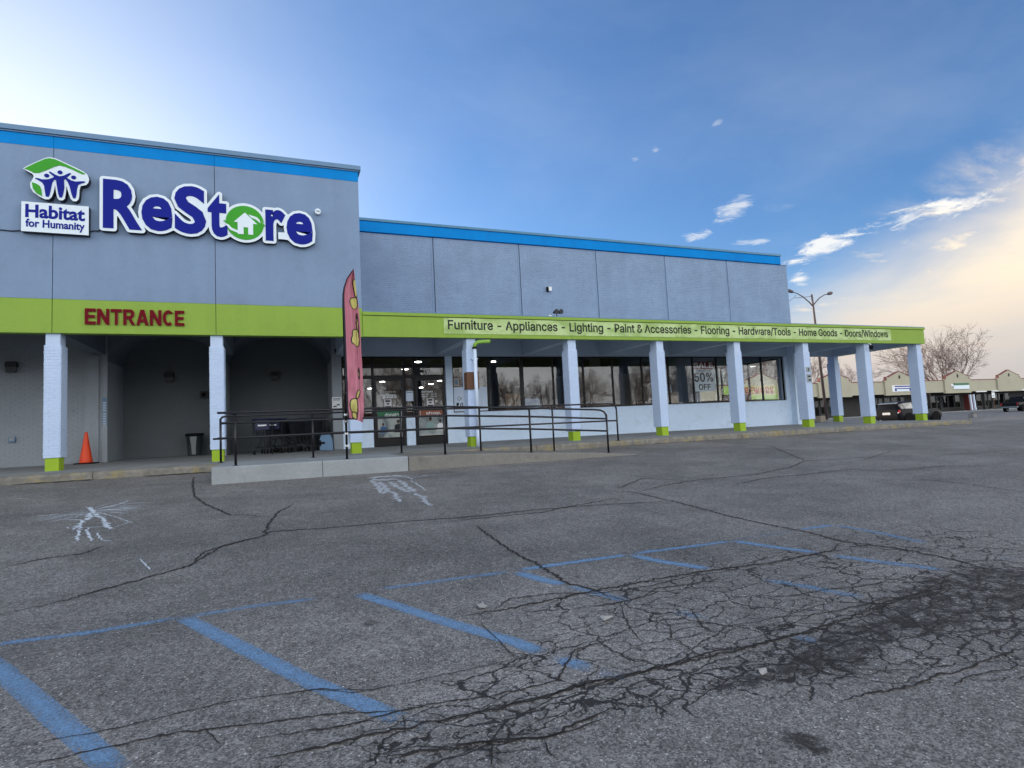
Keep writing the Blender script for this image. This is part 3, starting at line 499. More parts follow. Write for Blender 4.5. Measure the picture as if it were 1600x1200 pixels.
def make_ground():
    xs = np.concatenate([[-1500, -700, -300, -120, -60, -30, -16], np.arange(-8, 3, .5), np.arange(3, 11, .06), np.arange(11, 20, .3), np.arange(20, 80, 2.0), np.arange(80, 140, 6), [160, 220, 320, 520, 900, 1600]])
    ys = np.concatenate([[-1500, -700, -320, -160, -90, -60, -40, -30, -25, -22.0, -20, -18, -17, -16], np.arange(-15.5, -12, .06), np.arange(-12, -10.4, .1), np.arange(-10.4, 0, .4), np.arange(0, 60, 2.5), [70, 90, 130, 200, 330, 600, 1000, 1700]])
    X, Y = np.meshgrid(xs, ys); Z = np.vectorize(gz)(X, Y)
    crack = np.maximum(seg_field(BAND, X, Y), .72*seg_field([(x, y, r*.9) for x, y, r in BAND2], X, Y))
    crack = np.maximum(crack, .60*np.clip(1.6*seg_field([(10.2, -12.5, 1.0), (8.5, -12.45, .85), (7.2, -12.6, .62), (6.4, -12.75, .45), (5.6, -13.05, .32), (4.6, -13.4, .22)], X, Y), 0, 1))
    stain = seg_field(STAIN, X, Y)*.75
    for x, y, rx, ry in SPOTS: stain = np.maximum(stain, np.clip(1.5-np.hypot((X-x)/max(rx, .03), (Y-y)/max(ry, .03)), 0, 1)*(.95 if rx > .07 else .78))
    ny, nx = X.shape
    v = np.stack([X, Y, Z], -1).reshape(-1, 3); idx = np.arange(nx*ny).reshape(ny, nx)
    f = np.stack([idx[:-1, :-1], idx[:-1, 1:], idx[1:, 1:], idx[1:, :-1]], -1).reshape(-1, 4)
    me = bpy.data.meshes.new('parking_lot'); me.from_pydata(v.tolist(), [], f.tolist()); me.materials.append(M['asphalt'])
    me.polygons.foreach_set('use_smooth', [True]*len(f))
    for nm, a in (('crack', crack), ('stain', stain)):
        at = me.attributes.new(nm, 'FLOAT', 'POINT'); at.data.foreach_set('value', a.reshape(-1).astype(np.float32))
    return tag(link('parking_lot', me), kind='structure')
BAND2 = [(8.6, -11.75, .13), (7.95, -11.95, .2), (7.45, -12.0, .28), (6.95, -11.95, .24), (6.5, -12.05, .16), (6.1, -12.2, .1)]
lot = make_ground()
def ribbon(mb, pts, w, dz, rough=.35, step=.05, wear=1.0, taper=True, edge=0.0):
    """a thin flat strip lying on the ground along pts; returns wear values per vertex"""
    P = [Vector((x, y, 0)) for x, y in pts]; Q = [P[0]]
    for a, b in zip(P, P[1:]):
        L = (b-a).length; n = max(1, int(L/step)); sd = Vector((-(b-a).y, (b-a).x, 0)).normalized() if L else Vector()
        for k in range(1, n+1):
            q = a.lerp(b, k/n)
            if k < n: q += sd*random.gauss(0, 1)*rough*w
            Q.append(q)
    vs, wr = [], []
    for i, q in enumerate(Q):
        d = (Q[min(i+1, len(Q)-1)]-Q[max(i-1, 0)]).normalized(); sd = Vector((-d.y, d.x, 0))
        t = i/max(1, len(Q)-1); ww = w*(random.uniform(.55, 1.35) if rough else random.uniform(.97, 1.03))
        if taper: ww *= min(1, 6*t+.25, 6*(1-t)+.25)
        for s in (-.5, 0, .5):
            p = q+sd*s*ww; vs.append((p.x, p.y, gz(p.x, p.y)+dz)); wr.append(wear*(1-edge*abs(s)*2)*(min(1, 8*t+.55, 8*(1-t)+.55)))
    mb.add(vs, [(3*i+j, 3*i+j+1, 3*i+j+4, 3*i+j+3) for i in range(len(Q)-1) for j in (0, 1)])
    return wr
def set_wear(o, wr):
    at = o.data.attributes.new('wear', 'FLOAT', 'POINT'); at.data.foreach_set('value', wr); return o
for kind, pts, w in STRIPES:
    mb = MB(); wr = ribbon(mb, pts, .112 if kind == 's' else .09, .002, 0, .08, min(1, w+.04*max(0, pts[0][1]+12)) if kind == 's' else min(1, w*1.5), False, .30 if kind == 's' else .4)
    set_wear(mb.build('painted_line', M['line_blue'], lot, fix=False), wr)
for nm, data, m in (('paint_spill', SPILL1, 'spill'), ('paint_spill', SPILL2, 'spill_grey')):
    mb = MB(); wr = []
    for w, pts in data: wr += ribbon(mb, pts, w*1.55, .0034, .45, .04, 1.1 if m == 'spill' else 1.2, True, .2)
    cx, cy = data[0][1][0]
    if m == 'spill':
        for _ in range(46):
            a = random.uniform(0, 6.28); r = random.uniform(.1, .9); x, y = cx+.2+.35*math.cos(a), cy-.55+.3*math.sin(a); b = a+random.gauss(0, .3)
            wr += ribbon(mb, [(x, y), (x+r*.5*math.cos(b), y+r*.5*math.sin(b))], random.uniform(.006, .014), .0032, .5, .05, .9, True)
        wr += ribbon(mb, [(cx-.2, cy-.55), (cx+.3, cy-.6), (cx+.8, cy-.5)], .8, .0028, .1, .1, .58, False, .55)
    else: wr += ribbon(mb, [(cx+.1, cy-.3), (cx+.8, cy-.35), (cx+1.4, cy-.3)], .55, .0028, .1, .1, .56, False, .5)
    for _ in range(170 if m == 'spill' else 40):
        a, r = random.uniform(0, 6.28), abs(random.gauss(0, .62 if m == 'spill' else .8)); x, y = cx+.25+r*math.cos(a)*1.3, cy-.7+r*math.sin(a)*.9
        l = random.uniform(.01, .07); b = random.gauss(.2, .5); wr += ribbon(mb, [(x, y), (x+l*math.cos(b), y+l*math.sin(b))], random.uniform(.005, .016), .0036, 0, .05, .9, True)
    set_wear(mb.build(nm, M[m], lot, fix=False), wr)
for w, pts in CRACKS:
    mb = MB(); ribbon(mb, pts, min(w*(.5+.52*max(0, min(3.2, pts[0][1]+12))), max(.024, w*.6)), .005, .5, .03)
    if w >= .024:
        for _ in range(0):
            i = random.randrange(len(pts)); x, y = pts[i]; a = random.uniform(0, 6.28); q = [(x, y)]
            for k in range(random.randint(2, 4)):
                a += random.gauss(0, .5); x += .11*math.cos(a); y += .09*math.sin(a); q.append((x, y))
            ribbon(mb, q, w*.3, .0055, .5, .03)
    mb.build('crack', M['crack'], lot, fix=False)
for k, pts in enumerate(CARDBITS):
    mb = MB(); n = len(pts); mb.add([(x, y, gz(x, y)+.009+random.uniform(0, .012)) for x, y in pts], [tuple(range(n))])
    tag(mb.build('litter_scrap', M['leafbit'], fix=False), ['pale flat litter scrap between cracks near the middle of the lot', 'pale round litter scrap beside a thin crack, left of the cracked patch', 'pale litter scrap lying at the edge of the dark stained cracks'][k], 'litter', 'flat litter scraps on the asphalt')
# kerb foot gap: broken asphalt edge along the kerb
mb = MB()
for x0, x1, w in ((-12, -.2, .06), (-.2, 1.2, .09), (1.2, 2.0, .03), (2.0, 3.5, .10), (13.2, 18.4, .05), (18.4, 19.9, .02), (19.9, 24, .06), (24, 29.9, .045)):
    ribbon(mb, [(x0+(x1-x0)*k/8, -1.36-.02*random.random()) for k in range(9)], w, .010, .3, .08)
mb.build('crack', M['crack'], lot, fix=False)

# verge behind the far lot edge and low hills on the horizon
mb = MB()
for k in range(60):
    a0, a1 = [2*math.pi*i/60 for i in (k, k+1)]
    h0, h1 = [7+4*math.sin(3*a+.6)+3*math.sin(7*a) for a in (a0, a1)]
    p = [(700*math.cos(a), 700*math.sin(a), -3) for a in (a0, a1)]; q = [(850*math.cos(a), 850*math.sin(a), h*1.3) for a, h in ((a0, h0), (a1, h1))]; r = [(1300*math.cos(a), 1300*math.sin(a), -6) for a in (a0, a1)]
    mb.quad(p[0], p[1], q[1], q[0]); mb.quad(q[0], q[1], r[1], r[0])
tag(mb.build('hills', M['grass']), kind='structure')

# ------------------------------------------------------------------ sidewalk and ramp
def sz(x, y): return .13-.0032*x+.015*y
side = MB()
xs = [-14+2.5*i for i in range(19)]; xs[-1] = 29.9
for a, b in zip(xs, xs[1:]):
    yb = 8.0 if a > 26 else 5.6
    for y0, y1 in ((-1.12, 1.2), (1.2, 3.6), (3.6, yb)):
        g = .004
        q = [(a+g, y0+g, sz(a, y0)), (b-g, y0+g, sz(b, y0)), (b-g, y1-g, sz(b, y1)), (a+g, y1-g, sz(a, y1))]
        side.add(q+[(x, y, z-.15) for x, y, z in q], [(0, 1, 2, 3), (0, 4, 5, 1), (1, 5, 6, 2), (2, 6, 7, 3), (3, 7, 4, 0)])
sidewalk = tag(side.build('sidewalk', M['walk']), kind='structure')
mb = MB(); mb.box(-14, -1.1, -.6, 29.88, 8, -.03); mb.build('base_course', M['concrete_old'], sidewalk)
xs = [-14, -11, -8, -5, -2.1, 1.1, 3.5, 8.2, 11.2, 14.3, 16.9, 18.4, 19.9, 22.6, 25.3, 28.1, 29.92]
for i, (a, b) in enumerate(zip(xs, xs[1:])):
    mb = MB(); f = .02 if 18 < a < 19 else 0; d = random.uniform(-.012, .012)
    q = []
    for x in (a+.006, b-.006):
        q.append([(x, -1.30+d-f, -.75), (x, -1.30+d-f, sz(x, -1.3)-.06), (x, -1.285+d, sz(x, -1.3)-.022), (x, -1.25+d, sz(x, -1.25)-.002), (x, -1.12, sz(x, -1.12)+.003), (x, -1.12, -.75)])
    mb.add(q[0]+q[1], [(k, (k+1) % 6, 6+(k+1) % 6, 6+k) for k in range(6)]+[(5, 4, 3, 2, 1, 0), (6, 7, 8, 9, 10, 11)])
    mb.build('kerb_stone', M['kerb'], sidewalk)
mb = MB()
for i, (a, b) in enumerate(((-1.31, 1.6), (1.6, 4.6), (4.6, 8.0))):
    q = [[(x, y, z) for y, z in ((a, -.75), (a, sz(30.5, a)-.03), (a, sz(30.5, a)+.003))] for x in (30.53,)]
    mb.box(29.9, a+.006, -.9, 30.08, b-.006, sz(30, a)+.004)
mb.build('kerb_stone', M['kerb'], sidewalk)
# access ramp: a level landing on the left, then a slope down to the lot on the right
ramp = bpy.data.objects.new('ramp', None); COL.objects.link(ramp); tag(ramp, kind='structure')
def ramp_piece(secs, m):
    mb = MB(); q = []
    for x, zt in secs:
        yf = -3.66; q.append([(x, yf, -.9), (x, yf+.004, zt-.02), (x, yf+.02, zt), (x, -1.32, zt+.004), (x, -1.32, -.9)])
    for a, b in zip(q, q[1:]): mb.add(a+b, [(k, (k+1) % 5, 5+(k+1) % 5, 5+k) for k in range(5)])
    mb.add(q[0], [(4, 3, 2, 1, 0)]); mb.add(q[-1], [(0, 1, 2, 3, 4)])
    return mb.build('slab', m, ramp)
ramp_piece([(3.52, .125), (5.475, .115)], M['concrete'])
ramp_piece([(5.485, .115), (7.18, .095)], M['concrete'])
ramp_piece([(7.20, .085), (8.2, .07), (9.5, .025), (10.6, -.04), (11.8, -.115), (12.9, -.225)], M['concrete_old'])

# ------------------------------------------------------------------ the store
YB = 3.72
store = thing('store_building', (10, YB, 0), 'long blue grey brick store with lime green canopy and taller smooth entrance block', 'store')
def P(name, mb, m, parent=store, **kw): return mb.build(name, M[m] if isinstance(m, str) else m, parent, **kw)
# entrance block front: smooth panels with open joints at each bay
JX = [-13.2, -9.9, -6.6, -3.3, 0, 3.3, 6.83]
for a, b in zip(JX, JX[1:]):
    g = .007; r = g if b < 6.8 else 0
    mb = MB(); mb.box(a+g, 0, 4.0, b-r, .24, 7.52); P('wall_panel', mb, 'stucco')
    mb = MB(); mb.box(a+g, -.004, 3.22, b-r, .24, 3.995); P('fascia_panel', mb, 'green')
    mb = MB(); mb.box(a+g*.5, -.006, 7.522, b-r*.5, .24, 7.81); P('blue_band', mb, 'blue')
mb = MB(); mb.box(-13.2, .03, 3.23, 6.80, .22, 7.8); P('wall_core', mb, 'sign_edge')
mb = MB(); mb.box(-13.3, -.07, 7.835, 6.90, .34, 7.95); mb.box(-13.3, -.035, 7.80, 6.87, .3, 7.834); P('coping', mb, 'coping')
mb = MB(); mb.box(6.58, .242, 3.25, 6.83, YB+.9, 7.52); mb.box(6.58, .242, 7.522, 6.834, YB+.9, 7.81); P('return_wall', mb, 'stucco')
mb = MB(); mb.box(6.50, .345, 7.836, 6.90, YB+.95, 7.95); P('coping', mb, 'coping')
mb = MB(); mb.box(-13.2, .25, 7.55, 6.57, 38, 7.75); P('roof', mb, 'coping')
mb = MB(); mb.box(6.84, YB+.15, 7.15, 26.5, 38, 7.32); P('roof', mb, 'coping')
mb = MB(); mb.box(-13.2, 4.1, -.5, -13.0, 38, 7.5); P('side_wall', mb, 'brick')
mb = MB(); mb.box(-13, 37.8, -.5, 26.3, 38, 7.1); P('rear_wall', mb, 'brick')
# upper brick wall over the canopy, one panel per bay
PJ = [6.84]+[9.82+3.3*k for k in range(6)]; PJ[-1] = 26.57
PJ = [6.84, 9.82, 13.12, 16.42, 19.72, 23.02, 26.57]
for i, (a, b) in enumerate(zip(PJ, PJ[1:])):
    l = .05 if i else 0; r = .05 if i < 5 else 0
    mb = MB(); mb.box(a+l, YB, 3.80, b-r, YB+.25, 7.40); pn = P('brick_panel', mb, 'brick')
    mb = MB(); bricks(mb, (a+l, YB, 3.82), (1, 0, 0), (0, -1, 0), b-r-a-l, 3.60, .2, .0667, .009, .006, rnd=.0028)
    tag(P('brick', mb, 'brick', pn, fix=False), kind='stuff')
    if i:
        mb = MB(); mb.box(a-.048, YB-.004, 3.80, a+.022, YB+.2, 7.42); P('joint_strip', mb, 'stucco')
        mb = MB(); mb.box(a+.022, YB+.03, 3.80, a+.048, YB+.2, 7.42); P('joint_sealant', mb, 'sign_edge')
mb = MB(); mb.box(6.84, YB-.07, 7.435, 26.17, YB+.2, 7.80); P('blue_band', mb, 'blue')
mb = MB(); mb.box(6.84, YB-.11, 7.803, 26.2, YB+.25, 7.89); P('coping', mb, 'coping_blue')
mb = MB(); mb.box(26.19, YB-.03, 7.402, 26.62, YB+.3, 7.44); P('coping', mb, 'coping')
# canopy
mb = MB(); mb.box(6.86, -.045, 3.905, 29.84, YB-.02, 3.93); P('canopy_roof', mb, 'coping')
FX = [6.835, 9.85, 13.15, 16.4, 19.7, 23.0, 26.3, 29.8]
for a, b in zip(FX, FX[1:]):
    mb = MB(); mb.box(a+.003, -.03, 3.225, b-.003, .12, 3.80); P('fascia_panel', mb, 'green')
mb = MB(); mb.box(6.835, -.06, 3.815, 29.84, .14, 3.90); P('fascia_lip', mb, 'green')
mb = MB(); mb.box(6.84, -.02, 3.24, 29.79, .10, 3.83); P('fascia_core', mb, 'sign_edge')
mb = MB(); mb.box(29.68, .125, 3.225, 29.83, 4.4, 3.80); mb.box(29.68, .145, 3.815, 29.86, 4.42, 3.9); P('fascia_panel', mb, 'green')
mb = MB(); mb.box(-13, .25, 3.78, 6.57, YB, 3.84); P('soffit', mb, 'soffit_shaded')
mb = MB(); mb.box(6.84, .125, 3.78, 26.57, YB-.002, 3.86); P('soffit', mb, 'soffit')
mb = MB(); mb.box(26.58, .125, 3.78, 29.67, 4.4, 3.86); P('soffit', mb, 'soffit')
for k in range(-3, 10):
    x = 3.3*k if k < 9 else 29.52
    mb = MB(); mb.box(x-.15, .25 if x < 6.5 else .125, 3.23, x+.15, YB-.015 if k < 8 else 4.35, 3.775); P('soffit_beam', mb, 'soffit' if x > 6.5 else 'soffit_shaded')
mb = MB(); mb.box(26.58, 3.93, 3.23, 29.36, 4.2, 3.775); P('soffit_beam', mb, 'soffit')
# columns: painted brick shaft on a lime plinth, narrower neck under the beam
def column_proto(loc):
    c = bpy.data.objects.new('column', None); COL.objects.link(c); c.parent = store; c.matrix_parent_inverse = store.matrix_basis.inverted(); c.location = loc
    mb = MB(); mb.box(-.158, .012, .42, .158, .408, 2.95); s = local(P('shaft', mb, 'column', c))
    mb = MB()
    for o, u, n, L in (((-.158, .012, .42), (1, 0, 0), (0, -1, 0), .316), ((-.158, .42, .42), (0, -1, 0), (-1, 0, 0), .42), ((.158, 0, .42), (0, 1, 0), (1, 0, 0), .42), ((.17, .408, .42), (-1, 0, 0), (0, 1, 0), .34)):
        bricks(mb, o, u, n, L, 2.53, .2, .0667, .008, .006, rnd=.0028, head=.005)
    tag(local(P('brick', mb, 'column', c, fix=False)), kind='stuff')
    mb = MB(); mb.box(-.13, .03, -.05, .13, .36, .42); bevel(local(P('plinth', mb, 'green_col', c)), .008)
    mb = MB(); mb.box(-.135, .02, 2.951, .135, .38, 3.40); local(P('neck', mb, 'column', c))
    return c
col0 = column_proto((0, .05, sz(0, 0)-.13))
cols = [col0]
for k in list(range(-3, 0))+list(range(1, 9)):
    c = copy_tree(col0, store); c.location = (3.3*k, .05, sz(3.3*k, 0)-.13)
for x, y in ((29.52, .05), (29.50, 3.9)):
    c = copy_tree(col0, store); c.location = (x, y, sz(x, y)-.13)
mb = MB(); mb.box(26.16, 3.42, 0, 26.58, YB-.002, 3.74); P('corner_pier', mb, 'brick_pale')
# left wall under the entrance block, arched recesses, piers
mb = MB(); mb.box(-13, YB, -.1, .07, YB+.3, 3.8); lw = P('left_wall', mb, 'brick_grey')
mb = MB(); bricks(mb, (-6, YB, .16), (1, 0, 0), (0, -1, 0), 6.07, 3.6, .2, .0667, .009, .007, rnd=.004, head=.0025); tag(P('brick', mb, 'brick_grey', lw, fix=False), kind='stuff')
mb = MB(); mb.box(-.33, YB-.05, .1, .0, YB-.01, 3.2); P('pilaster', mb, 'brick_grey')
for a, b in ((.07, .2), (3.0, 3.21), (6.32, 6.62)):
    mb = MB(); mb.box(a, YB-.02, -.1, b, 5.6 if a > 6 else 5.49, 3.8); pr = P('pier', mb, 'brick_grey')
mb = MB(); bricks(mb, (6.32, YB-.02, .14), (1, 0, 0), (0, -1, 0), .3, 3.6, .2, 0.0667, .0055, .004); bricks(mb, (6.32, 5.4, .14), (0, -1, 0), (-1, 0, 0), 1.68, 3.6, .2, 0.0667, .0055, .004); tag(P('brick', mb, 'brick_grey', pr, fix=False), kind='stuff')
mb = MB(); mb.box(.0, 5.5, -.1, 6.5, 5.7, 4.1); rw = P('recess_wall', mb, 'brick_shaded')
mb = MB(); bricks(mb, (.2, 5.5, .16), (1, 0, 0), (0, -1, 0), 2.8, 3.75, .2, 0.0667, .0055, .004); bricks(mb, (3.21, 5.5, .16), (1, 0, 0), (0, -1, 0), 3.11, 3.75, .2, 0.0667, .0055, .004); tag(P('brick', mb, 'brick_shaded', rw, fix=False), kind='stuff')
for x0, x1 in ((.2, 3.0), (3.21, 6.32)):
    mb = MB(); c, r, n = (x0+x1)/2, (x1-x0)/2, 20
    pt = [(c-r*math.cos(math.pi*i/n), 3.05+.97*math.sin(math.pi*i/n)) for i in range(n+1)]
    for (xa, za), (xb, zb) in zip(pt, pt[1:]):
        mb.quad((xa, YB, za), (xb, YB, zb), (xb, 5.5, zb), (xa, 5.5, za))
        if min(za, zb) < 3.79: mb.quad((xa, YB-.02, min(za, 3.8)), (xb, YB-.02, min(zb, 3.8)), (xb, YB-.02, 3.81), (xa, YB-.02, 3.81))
    P('arch_vault', mb, 'soffit_shaded')
# store front: brick sill wall, lintel, piers
mb = MB(); mb.box(10.12, YB+.012, -.1, 26.1, YB+.25, 1.17); sw = P('sill_wall', mb, 'brick_pale')
mb = MB(); bricks(mb, (10.12, YB+.012, .06), (1, 0, 0), (0, -1, 0), 16.0, 1.1, .2, 0.0667, .0055, .0045, rnd=.0018, head=.003); tag(P('brick', mb, 'brick_pale', sw, fix=False), kind='stuff')
mb = MB(); mb.box(10.12, YB-.015, 1.171, 26.1, YB+.2, 1.205); P('window_sill', mb, 'brick_pale')
for a, b in ((6.62, 7.6), (8.70, 9.0)):
    mb = MB(); mb.box(a, YB+.012, -.1, b, YB+.22, 1.14); kw = P('sill_wall', mb, 'brick_pale')
    mb = MB(); bricks(mb, (a, YB+.012, .12), (1, 0, 0), (0, -1, 0), b-a, 1.02, .2, 0.0667, .0055, .0045, rnd=.0018, head=.003); tag(P('brick', mb, 'brick_pale', kw, fix=False), kind='stuff')
mb = MB(); mb.box(6.621, YB-.005, 3.19, 26.57, YB+.25, 3.79); P('lintel', mb, 'soffit')
mb = MB(); mb.box(10.12, YB-.03, -.1, 10.36, YB+.3, 3.188); P('pier', mb, 'brick_pale')
mb = MB(); mb.box(25.93, YB+.003, 1.206, 26.57, YB+.28, 3.188); mb.box(26.1, YB+.003, -.1, 26.57, YB+.28, 1.2); P('corner_wall', mb, 'brick_pale')
# right side wall with a side window
mb = MB(); mb.box(26.3, 4.01, -.4, 26.57, 38, 1.15); mb.box(26.3, 4.01, 3.2, 26.57, 38, 7.4); mb.box(26.3, 10.2, 1.15, 26.57, 38, 3.2); mb.box(26.3, 4.01, 1.15, 26.57, 4.5, 3.2); P('side_wall', mb, 'brick')
def window(x0, x1, z0, z1, y=YB+.06, w=.03, par=store, thick=0):
    mb = MB(); mb.box(x0, y, z0, x0+w+thick, y+.07, z1); mb.box(x1-w, y, z0, x1, y+.07, z1); mb.box(x0+w+thick, y+.002, z0, x1-w, y+.068, z0+w*1.3); mb.box(x0+w+thick, y+.002, z1-w*1.6, x1-w, y+.068, z1)
    fr = P('window', mb, 'dark_frame', par)
    mb = MB(); mb.quad((x0+w, y+.035, z0+w), (x1-w, y+.035, z0+w), (x1-w, y+.035, z1-w), (x0+w, y+.035, z1-w)); P('pane', mb, 'glass', fr, fix=False)
WX = [10.38, 11.72, 13.0, 14.33, 15.63, 16.94, 18.32, 19.62, 20.87, 22.13, 23.36, 24.64, 25.91]
for i, (a, b) in enumerate(zip(WX, WX[1:])): window(a, b, 1.206, 3.186, thick=.08 if i == 2 else 0)
for a, b in ((4.5, 6.4), (6.4, 8.3), (8.3, 10.2)):
    x = 26.40; mb = MB(); w = .04
    mb.box(x, a, 1.15, x+.07, a+w, 3.2); mb.box(x, b-w, 1.15, x+.07, b, 3.2); mb.box(x+.002, a+w, 1.15, x+.068, b-w, 1.2); mb.box(x+.002, a+w, 3.14, x+.068, b-w, 3.2)
    fr = P('window', mb, 'dark_frame'); mb = MB(); mb.quad((x+.03, a, 1.15), (x+.03, b, 1.15), (x+.03, b, 3.2), (x+.03, a, 3.2)); P('pane', mb, 'glass', fr, fix=False)
for a, b, z in ((6.62, 7.62, 1.145), (8.68, 9.02, 1.145)): window(a, b, z, 2.5, w=.04)
for a, b in ((6.62, 7.62), (7.62, 8.68), (8.68, 9.02), (9.02, 10.11)):
    window(a, b, 2.50, 2.86, w=.04); window(a, b, 2.86, 3.186, w=.04)
for x0, x1, hs in ((7.64, 8.66, 1), (9.04, 10.09, -1)):
    y = YB+.05; mb = MB(); w = .085
    mb.box(x0, y, .17, x0+w, y+.05, 2.49); mb.box(x1-w, y, .17, x1, y+.05, 2.49); mb.box(x0+w, y+.001, .17, x1-w, y+.049, .42); mb.box(x0+w, y+.001, 2.36, x1-w, y+.049, 2.49); mb.box(x0+w, y+.001, 1.36, x1-w, y+.049, 1.42)
    d = P('glass_door', mb, 'dark_frame')
    mb = MB(); mb.quad((x0+w, y+.025, .42), (x1-w, y+.025, .42), (x1-w, y+.025, 2.36), (x0+w, y+.025, 2.36)); P('pane', mb, 'glass', d, fix=False)
    hx = x1-.13 if hs > 0 else x0+.13
    mb = MB(); mb.tube([(hx, y, 1.0), (hx, y-.06, 1.02), (hx, y-.06, 1.32), (hx, y, 1.34)], .014, 8); P('handle', mb, 'chrome', d)
# inside of the shop
mb = MB(); mb.box(6.63, YB+.25, .0, 26.29, 37.7, .16); P('interior_floor', mb, 'int_floor')
mb = MB(); mb.box(6.63, YB+.26, 4.6, 26.29, 37.7, 4.7); P('interior_ceiling', mb, 'int_ceiling')
mb = MB(); mb.box(6.55, 5.65, .1, 6.64, 37.7, 4.6); mb.box(6.65, 37.6, .1, 26.28, 37.7, 4.6); mb.box(19.5, 13, .17, 26.28, 13.15, 3.4); P('interior_wall', mb, 'int_wall')
for x, y in ((13.4, 8.5), (19.0, 8.5), (13.4, 15.5), (17.6, 6.4)):
    mb = MB(); mb.box(x-.15, y-.15, .16, x+.15, y+.15, 4.6); P('interior_post', mb, 'int_wall')
k = 0
for x, ys_ in ((7.4, (13.6, 20.5)), (11.45, (13.6, 17.0, 24.8, 30.7)), (15.55, (13.6, 17.0, 24.8, 27.4, 30.7)), (23.75, (10.2,))):
    for y in ys_:
        o = thing('ceiling_lamp', (x, y, 4.2), 'lit round ceiling lamp hanging inside the shop, seen through the front glass', 'ceiling lamp', 'lit ceiling lamps inside the shop')
        if k == 0:
            mb = MB(); mb.lathe((0, 0, 0), [(.17, 0), (.17, .02)], 20); le = local(mb.build('lens', M['lamp'], o))
            mb = MB(); mb.lathe((0, 0, .021), [(.19, 0), (.16, .08), (.06, .16), (.05, .2)], 20); ho = local(mb.build('housing', M['int_ceiling'], o))
            mb = MB(); mb.tube([(0, 0, .2), (0, 0, .4)], .01, 6); st = local(mb.build('stem', M['dark_frame'], o))
        else:
            for q in (le, ho, st): c = q.copy(); COL.objects.link(c); c.parent = o
        k += 1
# ------------------------------------------------------------------ signs
# big entrance sign: one blue letter per part on white backing shapes with dark returns
sg = thing('shop_sign', (3.3, 0, 5.6), 'large white edged sign of fat blue letters with a green house ring', 'sign')
BW = .035
def sign_backing():
    """one white backing that follows the letters at a constant border, from a distance field"""
    xs = np.arange(.80, 5.80, .014); zs = np.arange(5.42, 7.06, .014); X, Z = np.meshgrid(xs, zs); D = np.full(X.shape, 9.0)
    for ch, (x0, x1, z0, z1) in LETTERS:
        t = MB()
        if ch == 'o': c = ((x0+x1)/2, (z0+z1)/2); D = np.minimum(D, np.hypot(X-c[0], Z-c[1])-(z1-z0)/2); continue
        add_text(t, ch, x0, x1, z0, z1, 0, .01, BW); h = len(t.v)//2
        rim = [(f[1], f[0]) for f in t.f if len(f) == 4 and f[0] < h and f[2] >= h]
        ink = np.zeros(X.shape, bool)
        m = (X > x0-.2) & (X < x1+.2); px, pz = X[m], Z[m]; d = np.full(px.shape, 9.0); c = np.zeros(px.shape, bool)
        for a, b in rim:
            ax, az, bx, bz = t.v[a][0], t.v[a][2], t.v[b][0], t.v[b][2]; dx, dz = bx-ax, bz-az
            q = np.clip(((px-ax)*dx+(pz-az)*dz)/(dx*dx+dz*dz+1e-12), 0, 1); d = np.minimum(d, np.hypot(px-ax-q*dx, pz-az-q*dz))
            c ^= ((az > pz) != (bz > pz)) & (px < (bx-ax)*(pz-az)/(bz-az+1e-12)+ax)
        d[c] = -.01; D[m] = np.minimum(D[m], d)
    D[0, :] = D[-1, :] = D[:, 0] = D[:, -1] = 9
    loops = outline_loops(D-.068, xs, zs)
    def area(l): return sum(a[0]*b[1]-b[0]*a[1] for a, b in zip(l, l[1:]+l[:1]))/2
    loops.sort(key=lambda l: -abs(area(l))); big = [l for l in loops if abs(area(l)) > .02]
    outer = [l for l in big if area(l)*area(big[0]) > 0]
    yb = -.14; mb = MB()
    for l in outer:
        n = len(l); tri = geometry.tessellate_polygon([[Vector((x, z, 0)) for x, z in l]])
        mb.cur = 0; mb.add([(x, yb, z) for x, z in l], list(tri)); mb.cur = 1
        mb.add([(x, yb, z) for x, z in l]+[(x, -.002, z) for x, z in l], [(i, (i+1) % n, n+(i+1) % n, n+i) for i in range(n)])
    mb.build('backing', [M['sign_white'], M['sign_edge']], sg)
sign_backing(); yb = -.14
for i, (ch, (x0, x1, z0, z1)) in enumerate(LETTERS):
    mb = MB()
    if ch == 'o':
        c = ((x0+x1)/2, (z0+z1)/2); r = (z1-z0)/2; mb.prism([(c[0]+r*math.cos(a*.1571), c[1]+r*math.sin(a*.1571)) for a in range(40)], yb-.012, yb-.001); mb.build('ring', M['sign_green'], sg)
        u = r/130*1.0; X = lambda px: c[0]+(px-520)*u; Z = lambda py: c[1]-(py-605)*u
        for nm, m, pts, y0 in (('house', 'sign_white', ((520, 528), (604, 610), (575, 610), (575, 694), (541, 694), (541, 640), (510, 640), (510, 694), (470, 694), (470, 604), (444, 604)), .020),
                           ('swoosh', 'sign_white', ((545, 540), (600, 556), (660, 612), (652, 622), (596, 575), (560, 560)), .021), ('swoosh', 'sign_white', ((400, 618), (430, 652), (478, 672), (470, 686), (420, 668), (388, 625)), .021),
                           ('arrow', 'sign_green', ((374, 598), (404, 602), (410, 612), (402, 628)), .022), ('arrow', 'sign_green', ((620, 575), (662, 618), (632, 622)), .022)):
            mb = MB(); mb.prism([(X(q[0]), Z(q[1])) for q in pts], yb-y0, yb-.0125 if m == 'sign_white' else yb-.002); mb.build(nm, M[m], sg)
    else:
        add_text(mb, ch, x0, x1, z0, z1, yb-.012, .011, BW); mb.build('letter', M['navy'], sg, fix=False)
mb = MB(); mb.lathe((5.75, -.09, 6.545), [(.075, -.085), (.075, .03)], 18, 'y'); mb.m = [0 if k < len(mb.m)-1 else 0 for k in range(len(mb.m))]
tm = mb.build('trademark_disc', M['sign_white'], sg)
